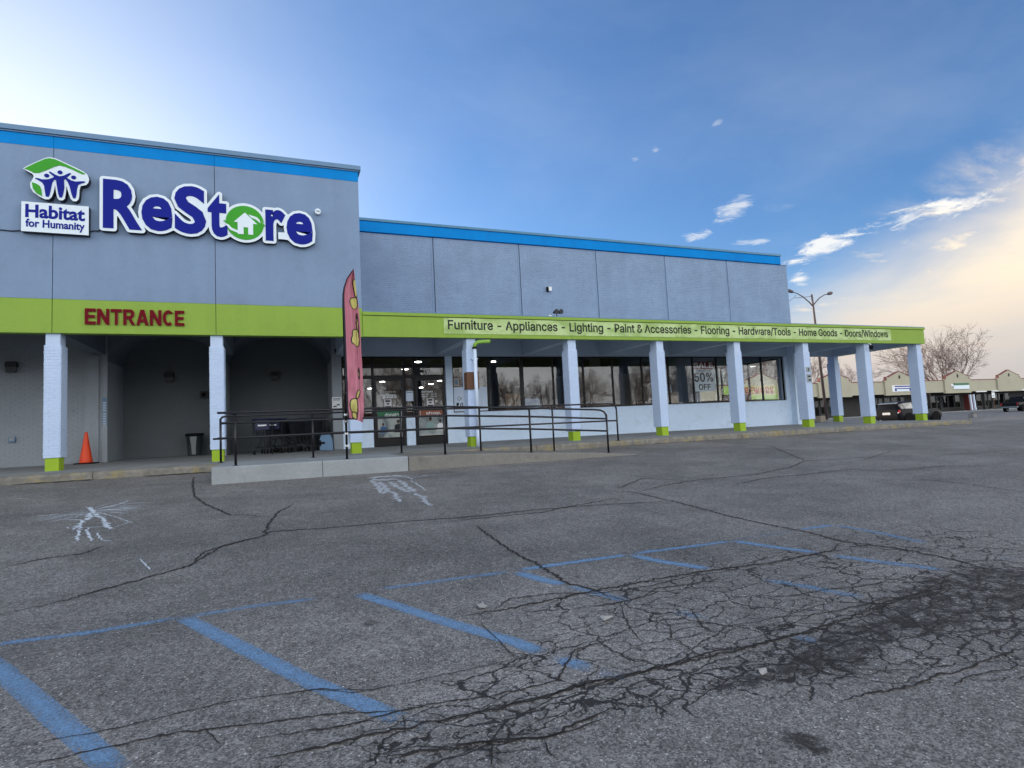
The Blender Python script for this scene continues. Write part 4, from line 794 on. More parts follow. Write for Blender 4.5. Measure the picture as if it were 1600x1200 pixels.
mb = MB(); add_text(mb, 'TM', 5.71, 5.79, 6.52, 6.565, -.128, .006, 0); mb.build('lettering', M['sign_edge'], tm, fix=False)
# emblem: three figures under a green roof
em = thing('emblem_sign', (.1, 0, 6.5), 'emblem sign of three blue figures with raised arms under a green roof', 'sign')
L = LOGO; mb = MB(); mb.prism(L['outline'], -.16, -.002); n = len(L['outline']); mb.m = [0]*(len(mb.m)-n)+[1]*n
mb.build('backing', [M['sign_white'], M['sign_edge']], em)
for nm, k, m, d in (('roof_shape', 'roof', 'sign_green', 0), ('wall_shape', 'wall', 'sign_green', 0), ('figure', 'b1', 'navy', .001), ('figure', 'b3', 'navy', 0)):
    mb = MB(); mb.prism(L[k], -.172-d, -.161); mb.build(nm, M[m], em)
for x, z in L['h']:
    mb = MB(); r = L['hr']; mb.prism([(x+r*math.cos(a*.3142), z+r*.95*math.sin(a*.3142)) for a in range(20)], -.173, -.161); mb.build('head', M['navy'], em)
pl = thing('plate_sign', (.1, 0, 5.5), 'small rectangular white plate sign with two lines of blue lettering, under the emblem', 'sign')
mb = MB(); mb.box(-.535, -.15, 5.475, .715, -.002, 6.155); mb.m = [0, 0, 1, 0, 0, 0]; mb.m = [1, 1, 0, 1, 1, 1]; mb.build('panel', [M['sign_white'], M['sign_edge']], pl, fix=False)
add_letters(pl, 'Habitat', -.462, .642, 5.795, 6.10, -.158, .007, .03, M['navy'])
add_letters(pl, 'for Humanity', -.455, .640, 5.525, 5.765, -.158, .007, .024, M['navy'])
cd = thing('sign_cable', (-.5, 0, 5.5), 'thin dark cable drooping along the grey entrance block beside the white plate sign', 'cable')
for pts in ([(-3.2, -.02, 5.56), (-1.5, -.02, 5.545), (-.95, -.02, 5.51), (-.75, -.02, 5.50), (-.54, -.03, 5.525)], [(.716, -.03, 5.60), (.78, -.03, 5.63), (.85, -.03, 5.63), (.93, -.03, 5.665)]):
    mb = MB(); mb.tube(pts, .012, 6); mb.build('cable_run', M['sign_edge'], cd)
# ENTRANCE
USE_FONT[0] = GROTESK
en = thing('entrance_sign', (1.6, 0, 3.4), 'dark red raised letters spelling ENTRANCE on the lime green band', 'sign')
CAPS = {'E': [[(0, 0), (1, 0), (1, .19), (.31, .19), (.31, .41), (.92, .41), (.92, .59), (.31, .59), (.31, .81), (1, .81), (1, 1), (0, 1)]],
        'N': [[(0, 0), (.27, 0), (.27, .60), (.71, 0), (1, 0), (1, 1), (.73, 1), (.73, .40), (.29, 1), (0, 1)]],
        'T': [[(.36, 0), (.64, 0), (.64, .81), (1, .81), (1, 1), (0, 1), (0, .81), (.36, .81)]],
        'R': [[(0, 0), (.28, 0), (.28, .39), (.42, .39), (.70, 0), (1.02, 0), (.70, .42), (.84, .49), (.93, .59), (.95, .71), (.92, .84), (.83, .94), (.68, 1), (0, 1)], [(.28, .57), (.28, .82), (.55, .82), (.64, .78), (.67, .70), (.64, .62), (.55, .57)]],
        'A': [[(0, 0), (.27, 0), (.335, .2), (.665, .2), (.73, 0), (1, 0), (.66, 1), (.34, 1)], [(.40, .38), (.5, .73), (.60, .38)]],
        'C': [[(.52+.52*math.cos(R(a)), .5+.515*math.sin(R(a))) for a in range(38, 323, 15)]+[(.53+.24*math.cos(R(a)), .5+.315*math.sin(R(a))) for a in range(313, 46, -15)]]}
es = [.25, .285, .26, .28, .295, .285, .27, .24]; gap = .028; k = (2.62-.622-gap*7)/sum(es); x = .622
for ch, w in zip('ENTRANCE', es):
    w *= k; mb = MB(); loops = [[(x+p*w, 3.425+q*.37) for p, q in l] for l in CAPS[ch]]
    cu = bpy.data.curves.new('glyph', 'CURVE'); cu.dimensions = '2D'; cu.fill_mode = 'FRONT'
    for l in loops:
        sp = cu.splines.new('POLY'); sp.points.add(len(l)-1); sp.use_cyclic_u = True
        for p, (a, b) in zip(sp.points, l): p.co = (a, b, 0, 1)
    ob = bpy.data.objects.new('glyph', cu); COL.objects.link(ob); me = bpy.data.meshes.new_from_object(ob.evaluated_get(bpy.context.evaluated_depsgraph_get()))
    mb.add([(v.co.x, -.045, v.co.y) for v in me.vertices], [tuple(p.vertices) for p in me.polygons])
    bpy.data.objects.remove(ob); bpy.data.curves.remove(cu); bpy.data.meshes.remove(me); mb.cur = 1
    for l in loops: n = len(l); mb.add([(a, -.045, b) for a, b in l]+[(a, -.0045, b) for a, b in l], [(i, (i+1) % n, n+(i+1) % n, n+i) for i in range(n)])
    mb.build('letter', [M['red'], M['red_edge']], en, fix=False); x += w+gap
# goods banner
bn = thing('goods_banner', (18, 0, 3.3), 'long faded pale green banner listing goods in black letters along the canopy edge', 'banner')
mb = MB(); mb.box(9.08, -.042, 3.335, 27.73, -.0305, 3.79); mb.build('panel', M['banner'], bn)
add_letters(bn, 'Furniture - Appliances - Lighting - Paint & Accessories - Flooring - Hardware/Tools - Home Goods - Doors/Windows', 9.20, 27.55, 3.385, 3.745, -.0462, .003, .017, M['ink'], res=3)
mb = MB()
for k in range(26):
    for z in (3.36, 3.77): mb.lathe((9.2+k*.735, -.043, z), [(.010, 0), (.006, .006)], 6, 'y')
mb.build('screw', M['rubber'], bn)

# ------------------------------------------------------------------ small fixtures on the building
def wall_lamp(x, y, z, label):
    o = thing('wall_lamp', (x, y, z), label, 'wall lamp', 'dark wall lamps under the entrance block')
    mb = MB(); mb.prism([(-.13, .02), (.13, .02), (.13, .14), (.10, .17), (-.10, .17), (-.13, .14)], -.16, -.001); local(bevel(mb.build('hood', M['sign_edge'], o), .01))
    mb = MB(); mb.add([(-.12, -.15, .018), (.12, -.15, .018), (.10, -.02, .018), (-.10, -.02, .018), (-.105, -.13, -.13), (.105, -.13, -.13), (.09, -.02, -.13), (-.09, -.02, -.13)], [(0, 1, 2, 3), (7, 6, 5, 4), (0, 4, 5, 1), (1, 5, 6, 2), (2, 6, 7, 3), (3, 7, 4, 0)])
    local(mb.build('lens', M['grey_plastic'], o))
wall_lamp(-1.96, YB-.008, 2.86, 'dark hooded wall lamp on the pale brick wall, left of the first column')
wall_lamp(1.47, 5.49, 2.72, 'dark hooded wall lamp high on the recess wall above the bin')
wall_lamp(4.61, 5.49, 2.72, 'dark hooded wall lamp high on the recess wall above the shopping carts')
o = thing('alarm_box', (2.45, 5.49, 2.15), 'black alarm box with round horn on the recess wall beside the second column', 'alarm box')
mb = MB(); mb.box(2.33, 5.38, 2.05, 2.57, 5.488, 2.26); bevel(mb.build('housing', M['sign_edge'], o), .012)
mb = MB(); mb.lathe((2.45, 5.38, 2.155), [(.07, 0), (.05, .03), (.02, .02)], 14, 'y'); mb.build('horn', M['rubber'], o)
o = thing('outlet_box', (-1.94, YB, .93), 'small weathered outlet box low on the pale brick wall at the left', 'outlet box')
mb = MB(); mb.box(-2.02, YB-.06, .85, -1.87, YB-.004, 1.0); mb.build('housing', M['coping'], o)
mb = MB(); mb.box(-2.0, YB-.07, .89, -1.89, YB-.0605, .99); mb.build('cover', M['concrete'], o)
o = thing('dome_camera', (6.5, YB, 3.3), 'small black dome camera under the soffit beside the entrance doors', 'security camera')
mb = MB(); mb.lathe((6.5, YB-.12, 3.36), [(.10, .05), (.10, 0), (.085, -.02)], 16); mb.build('base', M['grey_plastic'], o)
mb = MB(); mb.lathe((6.5, YB-.12, 3.34), [(.085, 0), (.07, -.05), (.03, -.08), (.004, -.09)], 16); mb.build('dome', M['rubber'], o, smooth=True)
mb = MB(); mb.box(6.46, YB-.12, 3.37, 6.54, YB-.006, 3.42); mb.build('bracket', M['grey_plastic'], o)
o = thing('dome_camera', (26.4, 0, 3.1), 'white dome camera on a bent arm at the top of the second last column', 'security camera')
mb = MB(); mb.tube([(26.42, .06, 3.16), (26.42, -.02, 3.2), (26.40, -.10, 3.18), (26.40, -.12, 3.12)], .022, 8); mb.build('arm', M['white'], o)
mb = MB(); mb.lathe((26.40, -.12, 3.02), [(.04, -.06), (.075, -.02), (.08, .03), (.05, .11)], 14); mb.build('dome', M['rubber'], o, smooth=True)
o = thing('sensor_box', (14.3, YB, 5.74), 'small white sensor box with dark side, high on the upper brick wall', 'sensor')
mb = MB(); mb.box(14.26, YB-.13, 5.67, 14.38, YB-.012, 5.83); bevel(mb.build('housing', M['white'], o), .01); mb = MB(); mb.box(14.20, YB-.10, 5.66, 14.255, YB-.012, 5.83); mb.build('bracket', M['rubber'], o)
o = thing('floodlight', (13.7, 2.0, 3.93), 'small twin floodlight standing on the canopy roof before the upper wall', 'floodlight')
mb = MB(); mb.lathe((13.45, 2, 3.932), [(.16, 0), (.15, .25), (.09, .42), (.02, .48)], 14); mb.build('vent_cap', M['white'], o, smooth=True)
mb = MB(); mb.tube([(13.72, 2, 3.932), (13.72, 2, 4.55)], .02, 8); mb.build('stem', M['sign_edge'], o)
for dx, r in ((-.09, .3), (.09, -.3)):
    mb = MB(); mb.lathe((13.72+dx, 1.95, 4.5), [(.03, -.12), (.05, -.06), (.085, .12), (.08, .13)], 12, 'y'); mb.build('lamp_head', M['sign_edge'], o)
# downspout on the fourth column
o = thing('downspout', (9.96, 0, .1), 'pale downspout with lime green elbow strapped to the front of the fourth column', 'downspout')
mb = MB(); mb.tube([(9.96, -.06, 2.95), (9.96, -.06, .62)], .052, 14); mb.build('pipe', M['pipe'], o, smooth=True)
mb = MB(); mb.tube([(9.96, -.06, .615), (9.96, -.06, .085)], .068, 14); mb.build('lower_sleeve', M['pipe'], o, smooth=True)
mb = MB(); mb.tube([(10.40, -.20, 3.10), (10.2, -.14, 3.10), (10.05, -.10, 3.09), (9.98, -.07, 3.04), (9.96, -.06, 2.94)], .055, 14); mb.build('elbow', M['pipe_green'], o, smooth=True)
mb = MB(); mb.lathe((9.96, -.06, 2.90), [(.07, 0), (.07, .05)], 14); mb.lathe((9.96, -.06, .60), [(.074, 0), (.074, .04)], 14); mb.build('collar', M['rubber'], o)
mb = MB()
for z in (1.2, 2.6): mb.box(9.87, -.062, z, 10.05, .04, z+.03)
mb.build('strap', M['pipe'], o)
mb = MB(); mb.box(9.722, .025, 1.74, 10.078, .06, 2.24); mb.box(9.716, .025, 1.74, 9.722, .3, 2.24)
tag(mb.build('column_patch', M['brown']), 'brown bare board wrapped round the fourth column behind the downspout', 'board')
def notice(x0, x1, z0, z1, y, label, rows, m='paper', name='notice', cat='notice', ink='ink'):
    o = thing(name, ((x0+x1)/2, y, z0), label, cat)
    mb = MB(); mb.box(x0, y-.008, z0, x1, y-.0005, z1); mb.build('sheet', M[m], o)
    for i, (fa, fb, w0, w1) in enumerate(rows):
        mb = MB(); mb.box(x0+(x1-x0)*w0, y-.0105, z0+(z1-z0)*fa, x0+(x1-x0)*w1, y-.0085, z0+(z1-z0)*fb); mb.build('print_mark', M[ink], o)
    return o
o = notice(6.30, 6.60, 1.48, 1.85, YB-.033, 'white camera warning plate on the pier left of the doors', [(.82, .88, .1, .9), (.72, .76, .1, .8)], 'white')
for x, z in ((6.38, 1.55), (6.48, 1.60)): mb = MB(); mb.obox((x, YB-.043, z), (.04, 0, .012), (0, .002, 0), (-.006, 0, .018)); mb.obox((x+.045, YB-.043, z-.01), (.012, 0, 0), (0, .002, 0), (0, 0, .02)); mb.build('camera_symbol', M['ink'], o)
rows = [(.03+.12*k, .07+.12*k, .15, .85) for k in range(8)]
notice(.085, .185, 1.62, 2.0, YB-.022, 'upper narrow paper notice on the pier edge by the orange cone', rows[:6], 'coping', ink='white')
notice(.085, .185, 1.21, 1.60, YB-.022, 'lower narrow paper notice on the pier edge by the orange cone', rows, 'coping', ink='white')
notice(23.0, 23.22, 2.10, 2.30, .05, 'small square notice high on a column, above a two line notice', [(.2, .75, .4, .6), (.6, .75, .4, .75)], 'concrete')
notice(23.0, 23.24, 1.72, 2.04, .05, 'two line notice on a column, under a smaller square notice', [(.62, .8, .2, .8), (.18, .38, .3, .85)], 'concrete')
notice(10.42, 10.62, 2.13, 2.42, YB+.055, 'small framed picture notice at the top of the pale panel beside the doors', [(.2, .8, .2, .75)], 'stone', ink='coping')
o = thing('window_poster', (10.7, YB, 1.2), 'tall pale grey poster with thin black lettering, in the first window right of the doors', 'poster')
mb = MB(); mb.box(10.42, YB+.085, 1.24, 11.66, YB+.092, 2.10); mb.build('sheet', M['mall_wall'] if 0 else M['pipe'], o)
mb = MB(); add_text(mb, 'Or', 10.545, 10.72, 1.63, 1.77, YB+.083, .0015, 0); add_text(mb, 'Dri', 10.50, 10.74, 1.43, 1.56, YB+.083, .0015, .02); mb.build('lettering', M['ink'], o, fix=False)
# entrance door posters and notices
def door_set(x0, x1, word, colr, label):
    o = thing('door_poster', ((x0+x1)/2, YB+.045, .47), label, 'poster')
    y = YB+.046
    mb = MB(); mb.box(x0, y-.006, 1.12, x1, y, 1.335); mb.build('header', colr, o)
    mb = MB(); add_text(mb, word, x0+.30*(x1-x0), x1-.06, 1.15, 1.28, y-.008, .0015, .01); mb.build('lettering', M['white'], o, fix=False)
    mb = MB(); mb.box(x0, y-.006, .46, x1, y, 1.10); mb.build('photo', M['photo_print'], o)
    return o
M['don_green'] = mat('poster_green', (.02, .14, .06), .5); M['shop_orange'] = mat('poster_orange', (.24, .07, .03), .5)
po = door_set(7.745, 8.55, 'donate.', M['don_green'], 'green headed donate poster with a photo on the left entrance door')
def figure_print(o, cx, s, shirt):
    y = YB+.0385
    mb = MB(); mb.prism([(cx-.16*s, .62), (cx+.16*s, .62), (cx+.13*s, .62+.26*s), (cx+.05*s, .62+.31*s), (cx-.05*s, .62+.31*s), (cx-.13*s, .62+.26*s)], y, y+.0012); mb.build('printed_figure', shirt, o)
    mb = MB(); mb.prism([(cx+.05*s*math.cos(a*.5236), .62+.39*s+.065*s*math.sin(a*.5236)) for a in range(12)], y-.0002, y+.0012); mb.build('printed_head', M['brown'], o)
    mb = MB(); mb.prism([(cx+.055*s*math.cos(a*.5236), .62+.425*s+.04*s*math.sin(a*.5236)) for a in range(12)], y-.0006, y-.0003); mb.build('printed_hair', M['ink'], o)
M['print_teal'] = mat('printed_teal', (.22, .34, .33), .5); M['print_blue'] = mat('printed_blue', (.02, .10, .24), .5)
figure_print(po, 7.92, .7, M['print_blue']); figure_print(po, 8.42, .9, M['ink'])
po = door_set(9.13, 9.98, 'shop.', M['shop_orange'], 'orange headed shop poster with people in its photo on the right entrance door')
figure_print(po, 9.53, 1.0, M['print_teal']); figure_print(po, 9.88, .8, M['white'])
r3 = [(.72, .92, .15, .85), (.42, .58, .3, .7), (.08, .24, .1, .9)]
notice(7.98, 8.22, 1.44, 1.73, YB+.046, 'pink white paper with three bold lines on the left entrance door', r3)
notice(9.43, 9.67, 1.44, 1.73, YB+.046, 'pink white paper with three bold lines on the right entrance door', r3)
notice(8.72, 8.98, 1.66, 2.0, YB+.094, 'pale grey sheet of paper taped inside the narrow pane between the doors', [(.85, .9, .1, .9)], 'coping' if 0 else 'pipe')
def glass_letters(name, label, lines, y, m='white'):
    o = thing(name, (lines[0][1], y, lines[0][3]), label, 'lettering')
    for s, x0, x1, z0, z1, b in lines: mb = MB(); add_text(mb, s, x0, x1, z0, z1, y-.002, .001, b); mb.build('lettering', M[m], o, fix=False)
y = YB+.072
glass_letters('door_lettering', 'white shop name lettering on the glass of the left entrance door', [('ReStore', 7.85, 8.41, 1.77, 1.94, .03), ('Habitat for Humanity', 7.86, 8.40, 1.965, 2.005, .03)], y)
glass_letters('door_lettering', 'white opening hours lettering on the glass of the right entrance door', [('store hours', 9.26, 9.66, 1.94, 2.0, .02), ('wed - sat', 9.26, 9.50, 1.855, 1.90, .02), ('10a - 5p', 9.60, 9.80, 1.855, 1.90, .02), ('sunday', 9.26, 9.47, 1.775, 1.82, .02), ('12p - 5p', 9.60, 9.80, 1.775, 1.82, .02)], y)
glass_letters('address_number', 'pale street number on the glass above the right entrance door', [('119', 9.37, 9.60, 2.55, 2.74, .04)], YB+.09)

# ------------------------------------------------------------------ railings, flag
def railing(name, label, y, posts, runs, bends):
    o = thing(name, (posts[0][0], y, .1), label, 'railing', None)
    for x, z0, z1 in posts:
        mb = MB(); mb.tube([(x, y, z0), (x, y, z1)], .024, 10); p = mb.build('post', M['black_paint'], o, smooth=True)
        mb = MB(); mb.lathe((x, y, z0-.004), [(.06, 0), (.06, .012), (.03, .016)], 12); mb.build('base_flange', M['black_paint'], p)
    for pts in runs:
        mb = MB(); mb.tube(pts, .023, 10); mb.build('rail', M['black_paint'], o, smooth=True)
    return o
yf = -3.38
railing('ramp_railing', 'black three bar pipe railing along the outer edge of the concrete ramp', yf,
    [(3.91, .12, 1.14), (5.98, .105, 1.14), (8.06, .07, 1.115), (10.12, -.005, 1.01), (12.19, -.15, .80)],
    [[(3.60, yf, 1.145), (5.98, yf, 1.14), (8.06, yf, 1.125), (10.12, yf, 1.02), (11.85, yf, .925), (12.02, yf, .91), (12.12, yf, .87), (12.175, yf, .80), (12.19, yf, .70)],
     [(3.66, yf, .945), (5.98, yf, .94), (8.06, yf, .925), (10.12, yf, .825), (12.18, yf, .69)],
     [(3.60, yf, .655), (5.98, yf, .66), (8.06, yf, .645), (10.12, yf, .535), (12.18, yf, .39)]], None)
yk = -1.52
railing('walk_railing', 'black two bar pipe railing along the sidewalk edge behind the ramp', yk,
    [(3.50, .135, 1.09), (5.42, .12, 1.14), (7.47, .105, 1.14), (9.52, .03, 1.13), (11.62, -.10, 1.13), (13.66, .065, 1.02)],
    [[(3.50, yk, 1.04), (3.50, yk, 1.09), (3.54, yk, 1.135), (3.62, yk, 1.15), (5.42, yk, 1.15), (7.47, yk, 1.15), (9.52, yk, 1.14), (11.62, yk, 1.135), (13.45, yk, 1.13), (13.58, yk, 1.10), (13.64, yk, 1.04), (13.66, yk, .95)],
     [(3.35, yk, .66), (5.42, yk, .66), (7.47, yk, .65), (9.52, yk, .65), (13.66, yk, .64)]], None)
fg = thing('feather_flag', (5.99, -3.43, .2), 'tall pink feather flag with yellow black outlined shapes, tied to the outer ramp railing', 'flag')
yF = -3.455
def poly_inside(px, pz, poly):
    c = np.zeros(px.shape, bool); j = len(poly)-1
    for i in range(len(poly)):
        (xi, zi), (xj, zj) = poly[i], poly[j]
        c ^= ((zi > pz) != (zj > pz)) & (px < (xj-xi)*(pz-zi)/(zj-zi+1e-12)+xi); j = i
    return c
def poly_dist(px, pz, poly):
    d = np.full(px.shape, 9.0)
    for (ax, az), (bx, bz) in zip(poly, poly[1:]+poly[:1]):
        dx, dz = bx-ax, bz-az; t = np.clip(((px-ax)*dx+(pz-az)*dz)/(dx*dx+dz*dz+1e-12), 0, 1)
        d = np.minimum(d, np.hypot(px-ax-t*dx, pz-az-t*dz))
    return d
def smooth_poly(p, n=2):
    for _ in range(n): p = [q for a, b in zip(p, p[1:]+p[:1]) for q in ((a[0]*.75+b[0]*.25, a[1]*.75+b[1]*.25), (a[0]*.25+b[0]*.75, a[1]*.25+b[1]*.75))]
    return p
def make_flag():
    nu, nv = 56, 300
    s = np.linspace(0, 1, nv)
    def curve(P):
        P = np.array(P); t = np.linspace(0, 1, len(P)); return np.stack([np.interp(s, t, P[:, 0]), np.interp(s, t, P[:, 1])], -1)
    A, B = curve(FL_LEFT), curve(FL_RIGHT)
    u = np.linspace(0, 1, nu)[None, :, None]; XZ = A[:, None, :]*(1-u)+B[:, None, :]*u
    X, Z = XZ[..., 0], XZ[..., 1]; U = np.broadcast_to(u[..., 0], X.shape)
    low = np.clip((2.4-Z)/1.4, 0, 1)
    Y = yF+U*.05+.085*np.sin(U*6.5+Z*.8)*U-.10*np.clip(U-.72, 0, 1)*2*np.clip((4.2-Z)/2, 0, 1)+.06*low*np.sin(U*8-Z*8)*(1-np.abs(U-.45))+.018*np.sin(Z*17+U*6)*low+.022*np.sin(U*15+Z*1.2)*np.clip(1-low, .2, 1)
    col = np.zeros((nv, nu, 3)); col[:] = (.47, .165, .225)
    dk = .86+.14*np.sin(U*5+Z*.3); col *= 1.0
    for b in FL_BLOBS:
        p = smooth_poly(b); ins = poly_inside(X, Z, p); d = poly_dist(X, Z, p)
        col[ins] = (.56, .51, .17); col[d < .011] = (.02, .008, .012)
    col[:, :max(3, nu//9)] = (.014, .010, .024)
    # the doubled back fold on the right lower side shows a seam
    seam = (np.abs(U-(.78-.1*np.clip((Z-2.2)/2, 0, 1))) < .012) & (Z < 3.0); col[seam] = (.05, .015, .025)
    v = np.stack([X, Y, Z], -1).reshape(-1, 3); idx = np.arange(nu*nv).reshape(nv, nu)
    f = np.stack([idx[:-1, :-1], idx[:-1, 1:], idx[1:, 1:], idx[1:, :-1]], -1).reshape(-1, 4)
    me = bpy.data.meshes.new('cloth'); me.from_pydata(v.tolist(), [], f.tolist()); me.polygons.foreach_set('use_smooth', [True]*len(f))
    ca = me.color_attributes.new('print', 'FLOAT_COLOR', 'POINT'); ca.data.foreach_set('color', np.concatenate([col.reshape(-1, 3), np.ones((nu*nv, 1))], 1).astype(np.float32).ravel())
    m = bpy.data.materials.new('printed_flag_cloth'); m.use_nodes = True; t = NT(m.node_tree); b = t.n['Principled BSDF']
    t.set(b, 'Base Color', t.new('ShaderNodeAttribute', attribute_name='print').outputs['Color']); b.inputs['Roughness'].default_value = .75
    me.materials.append(m); c = link('cloth', me, fg)
    sm = c.modifiers.new('thick', 'SOLIDIFY'); sm.thickness = .003
make_flag()
mb = MB(); mb.tube([(5.975, -3.435, .10), (5.975, -3.435, 3.3), (5.982, -3.437, 3.52), (6.005, -3.44, 3.68), (6.07, -3.443, 3.87), (6.15, -3.445, 4.0), (6.212, -3.447, 4.09)], [.013, .013, .011, .010, .009, .008, .006], 8); mb.build('pole', M['rubber'], fg, smooth=True)
for z in (.38, .63, .88, 1.02):
    mb = MB(); mb.tube([(5.945, -3.40, z), (6.01, -3.40, z)], .031, 8); mb.lathe((5.977, -3.41, z-.012), [(.04, 0), (.04, .025)], 10); mb.build('tie_strap', M['white' if z != .88 else 'chrome'], fg)

# ------------------------------------------------------------------ things under the entrance block
def g_side(x, y): return sz(x, y)
o = thing('traffic_cone', (-.18, 3.25, g_side(-.18, 3.25)), 'bright orange traffic cone with black base by the pier, right of the first column', 'traffic cone')
mb = MB(); mb.lathe((0, 0, .03), [(.155, 0), (.15, .03), (.035, .80), (.03, .83), (.0, .83)], 28); local(mb.build('cone', M['orange'], o, smooth=True))
mb = MB(); mb.box(-.24, -.2, .0, .26, .2, .03); local(bevel(mb.build('base', M['rubber'], o), .01))
o = thing('hoop_rail', (.3, 4.3, g_side(.3, 4.3)), 'thin black hooped rail standing at the left side of the dark recess', 'rail')
mb = MB(); z0 = 0; mb.tube([(0, -.45, 0), (0, -.45, .62)]+[(0, -.22-.23*math.cos(a*.262), .62+.14*math.sin(a*.262)) for a in range(1, 12)]+[(.0, .01, .62), (0, .01, 0)], .016, 8); local(mb.build('hoop', M['black_paint'], o, smooth=True))
mb = MB(); mb.tube([(0, -.45, .38), (0, .01, .38)], .012, 8); local(mb.build('cross_bar', M['black_paint'], o))
o.rotation_euler = (0, 0, R(-62)); o.location = (.16, 4.55, g_side(.2, 4.5))
o = thing('waste_bin', (2.22, 5.0, g_side(2.2, 5.0)), 'grey waste bin with black rim and clear liner bag behind the second column', 'waste bin')
mb = MB(); mb.lathe((0, 0, 0), [(.20, 0), (.21, .02), (.27, .74), (.285, .74)], 24); local(mb.build('body', M['grey_plastic'], o, smooth=True))
mb = MB(); mb.lathe((0, 0, .70), [(.29, 0), (.30, .02), (.30, .09), (.25, .10), (.24, .02)], 24); local(mb.build('rim', M['rubber'], o, smooth=True))
mb = MB(); mb.add([(-.12, -.27, .68), (.1, -.275, .69), (.07, -.25, .35), (.06, -.23, .05), (-.06, -.235, .05), (-.08, -.255, .4)], [(0, 1, 2, 3, 4, 5)]); bag = local(mb.build('liner_bag', M['bag'], o))
s = bag.modifiers.new('s', 'SOLIDIFY'); s.thickness = .012; o.scale = (.88, .88, .88)
def make_cart():
    o = thing('shopping_cart', (0, 0, 0), 'cart', 'shopping cart', 'shopping carts parked in the recess')
    W, D, zt, zb = .27, .42, 1.0, .55
    mb = MB()   # basket wires: tapered box, front at -x... long axis along y
    def ring(f): # f 0 bottom..1 top
        w = .20+.07*f; y0, y1 = -.36-.08*f, .36+.06*f; z = zb+(zt-zb)*f
        return [(-w, y0, z), (w, y0, z), (w, y1, z), (-w, y1, z)]
    for f in (0, .2, .4, .6, .8, 1):
        q = ring(f); mb.tube(q+[q[0]], .008 if f < 1 else .014, 4)
    b, t_ = ring(0), ring(1)
    for k in range(4):
        n = 9 if k % 2 == 0 else 15
        for i in range(n):
            u = i/n; p = Vector(b[k]).lerp(Vector(b[(k+1) % 4]), u); q = Vector(t_[k]).lerp(Vector(t_[(k+1) % 4]), u); mb.tube([p, q], .0055, 3)
    for i in range(1, 9): x = -.2+.4*i/9; mb.tube([(x, -.36, zb), (x, .36, zb)], .0055, 3)
    local(mb.build('basket', M['cart'], o, fix=False))
    mb = MB()
    for s in (-1, 1):
        mb.tube([(s*.27, -.46, 1.0), (s*.265, -.40, .62), (s*.25, -.36, .17), (s*.25, -.36, .12)], .014, 6); mb.tube([(s*.25, .42, .12), (s*.24, .40, .2), (s*.23, -.36, .22)], .014, 6)
        mb.tube([(s*.22, .34, .55), (s*.23, -.1, .22)], .012, 6)
    mb.tube([(-.24, .40, .2), (.24, .40, .2)], .012, 6); mb.tube([(-.24, -.36, .2), (.24, -.36, .2)], .012, 6)
    local(mb.build('frame', M['cart'], o, fix=False))
    mb = MB(); mb.tube([(-.28, -.48, 1.03), (.28, -.48, 1.03)], .019, 8); local(mb.build('handle', M['cart_blue'], o))
    mb = MB(); mb.box(-.2, -.452, .72, .2, -.437, 1.02); sf = local(mb.build('seat_flap', M['cart_blue'], o))
    for z, w in ((.95, .15), (.85, .12)):
        mb = MB(); mb.box(-w, -.457, z-.022, w, -.4525, z+.022); local(mb.build('label_strip', M['white'], sf))
    for x, y in ((-.25, -.36), (.25, -.36), (-.25, .42), (.25, .42)):
        mb = MB(); mb.lathe((x, y, .062), [(.062, -.014), (.062, .014)], 14, 'x'); w = local(mb.build('wheel', M['rubber'], o)); mb = MB(); mb.lathe((x, y, .062), [(.036, -.018), (.036, .018)], 12, 'x'); local(mb.build('hub', M['grey_plastic'], w))
    return o
cart = make_cart()
spots = [(4.35, 3.15, -14, 'dark shopping cart with blue seat flap nearest the second column'), (4.62, 3.45, -14, 'dark shopping cart nested behind the cart nearest the second column'), (5.35, 3.35, 160, 'dark shopping cart facing away on the right of the group'), (5.62, 3.75, 160, 'dark shopping cart nested at the right against the recess side'), (4.95, 4.35, 80, 'dark shopping cart parked sideways at the back of the recess'), (4.70, 3.75, -14, 'third dark cart in the nested row by the second column'), (4.78, 4.05, -14, 'rearmost dark cart in the nested row by the second column'), (5.48, 3.60, 160, 'middle dark cart of the right hand nested row'), (5.72, 4.1, 160, 'rearmost dark cart of the right hand nested row'), (5.15, 3.75, 85, 'dark shopping cart sideways between the two nested rows')]
for i, (x, y, a, lb) in enumerate(spots):
    c = cart if i == 0 else copy_tree(cart); c.location = (x, y, g_side(x, y)); c.rotation_euler = (0, 0, R(a)); c['label'] = lb
o = thing('folded_board', (6.13, 3.45, g_side(6.1, 3.4)), 'grey round topped board with black latch leaning at the end of the cart recess', 'board')
mb = MB(); mb.prism([(-.2, 0), (.2, 0), (.19, .35), (.12, .5), (-.02, .55), (-.14, .5), (-.2, .35)], -.02, .02); b1 = local(mb.build('board', M['coping'], o)); mb = MB(); mb.box(-.17, -.06, .2, -.05, -.021, .26); mb.box(-.2, -.05, .14, -.16, -.021, .32); local(mb.build('latch', M['rubber'], b1))
o.rotation_euler = (R(-8), 0, R(4)); o.location = (6.08, 3.5, g_side(6, 3.5)+.003)
mb = MB(); mb.add([(-.24, -.2, 0), (.24, -.2, 0), (.24, .2, 0), (-.24, .2, 0), (-.22, -.19, .30), (.23, -.18, .31), (.22, .18, .29), (-.23, .19, .30)], [(0, 3, 2, 1), (4, 5, 6, 7), (0, 1, 5, 4), (1, 2, 6, 5), (2, 3, 7, 6), (3, 0, 4, 7)])
o = mb.build('stone_block', M['stone']); bevel(o, .03); o.location = (29.05, 4.75, sz(29, 4.7)+.002); o.rotation_euler = (0, 0, R(12))
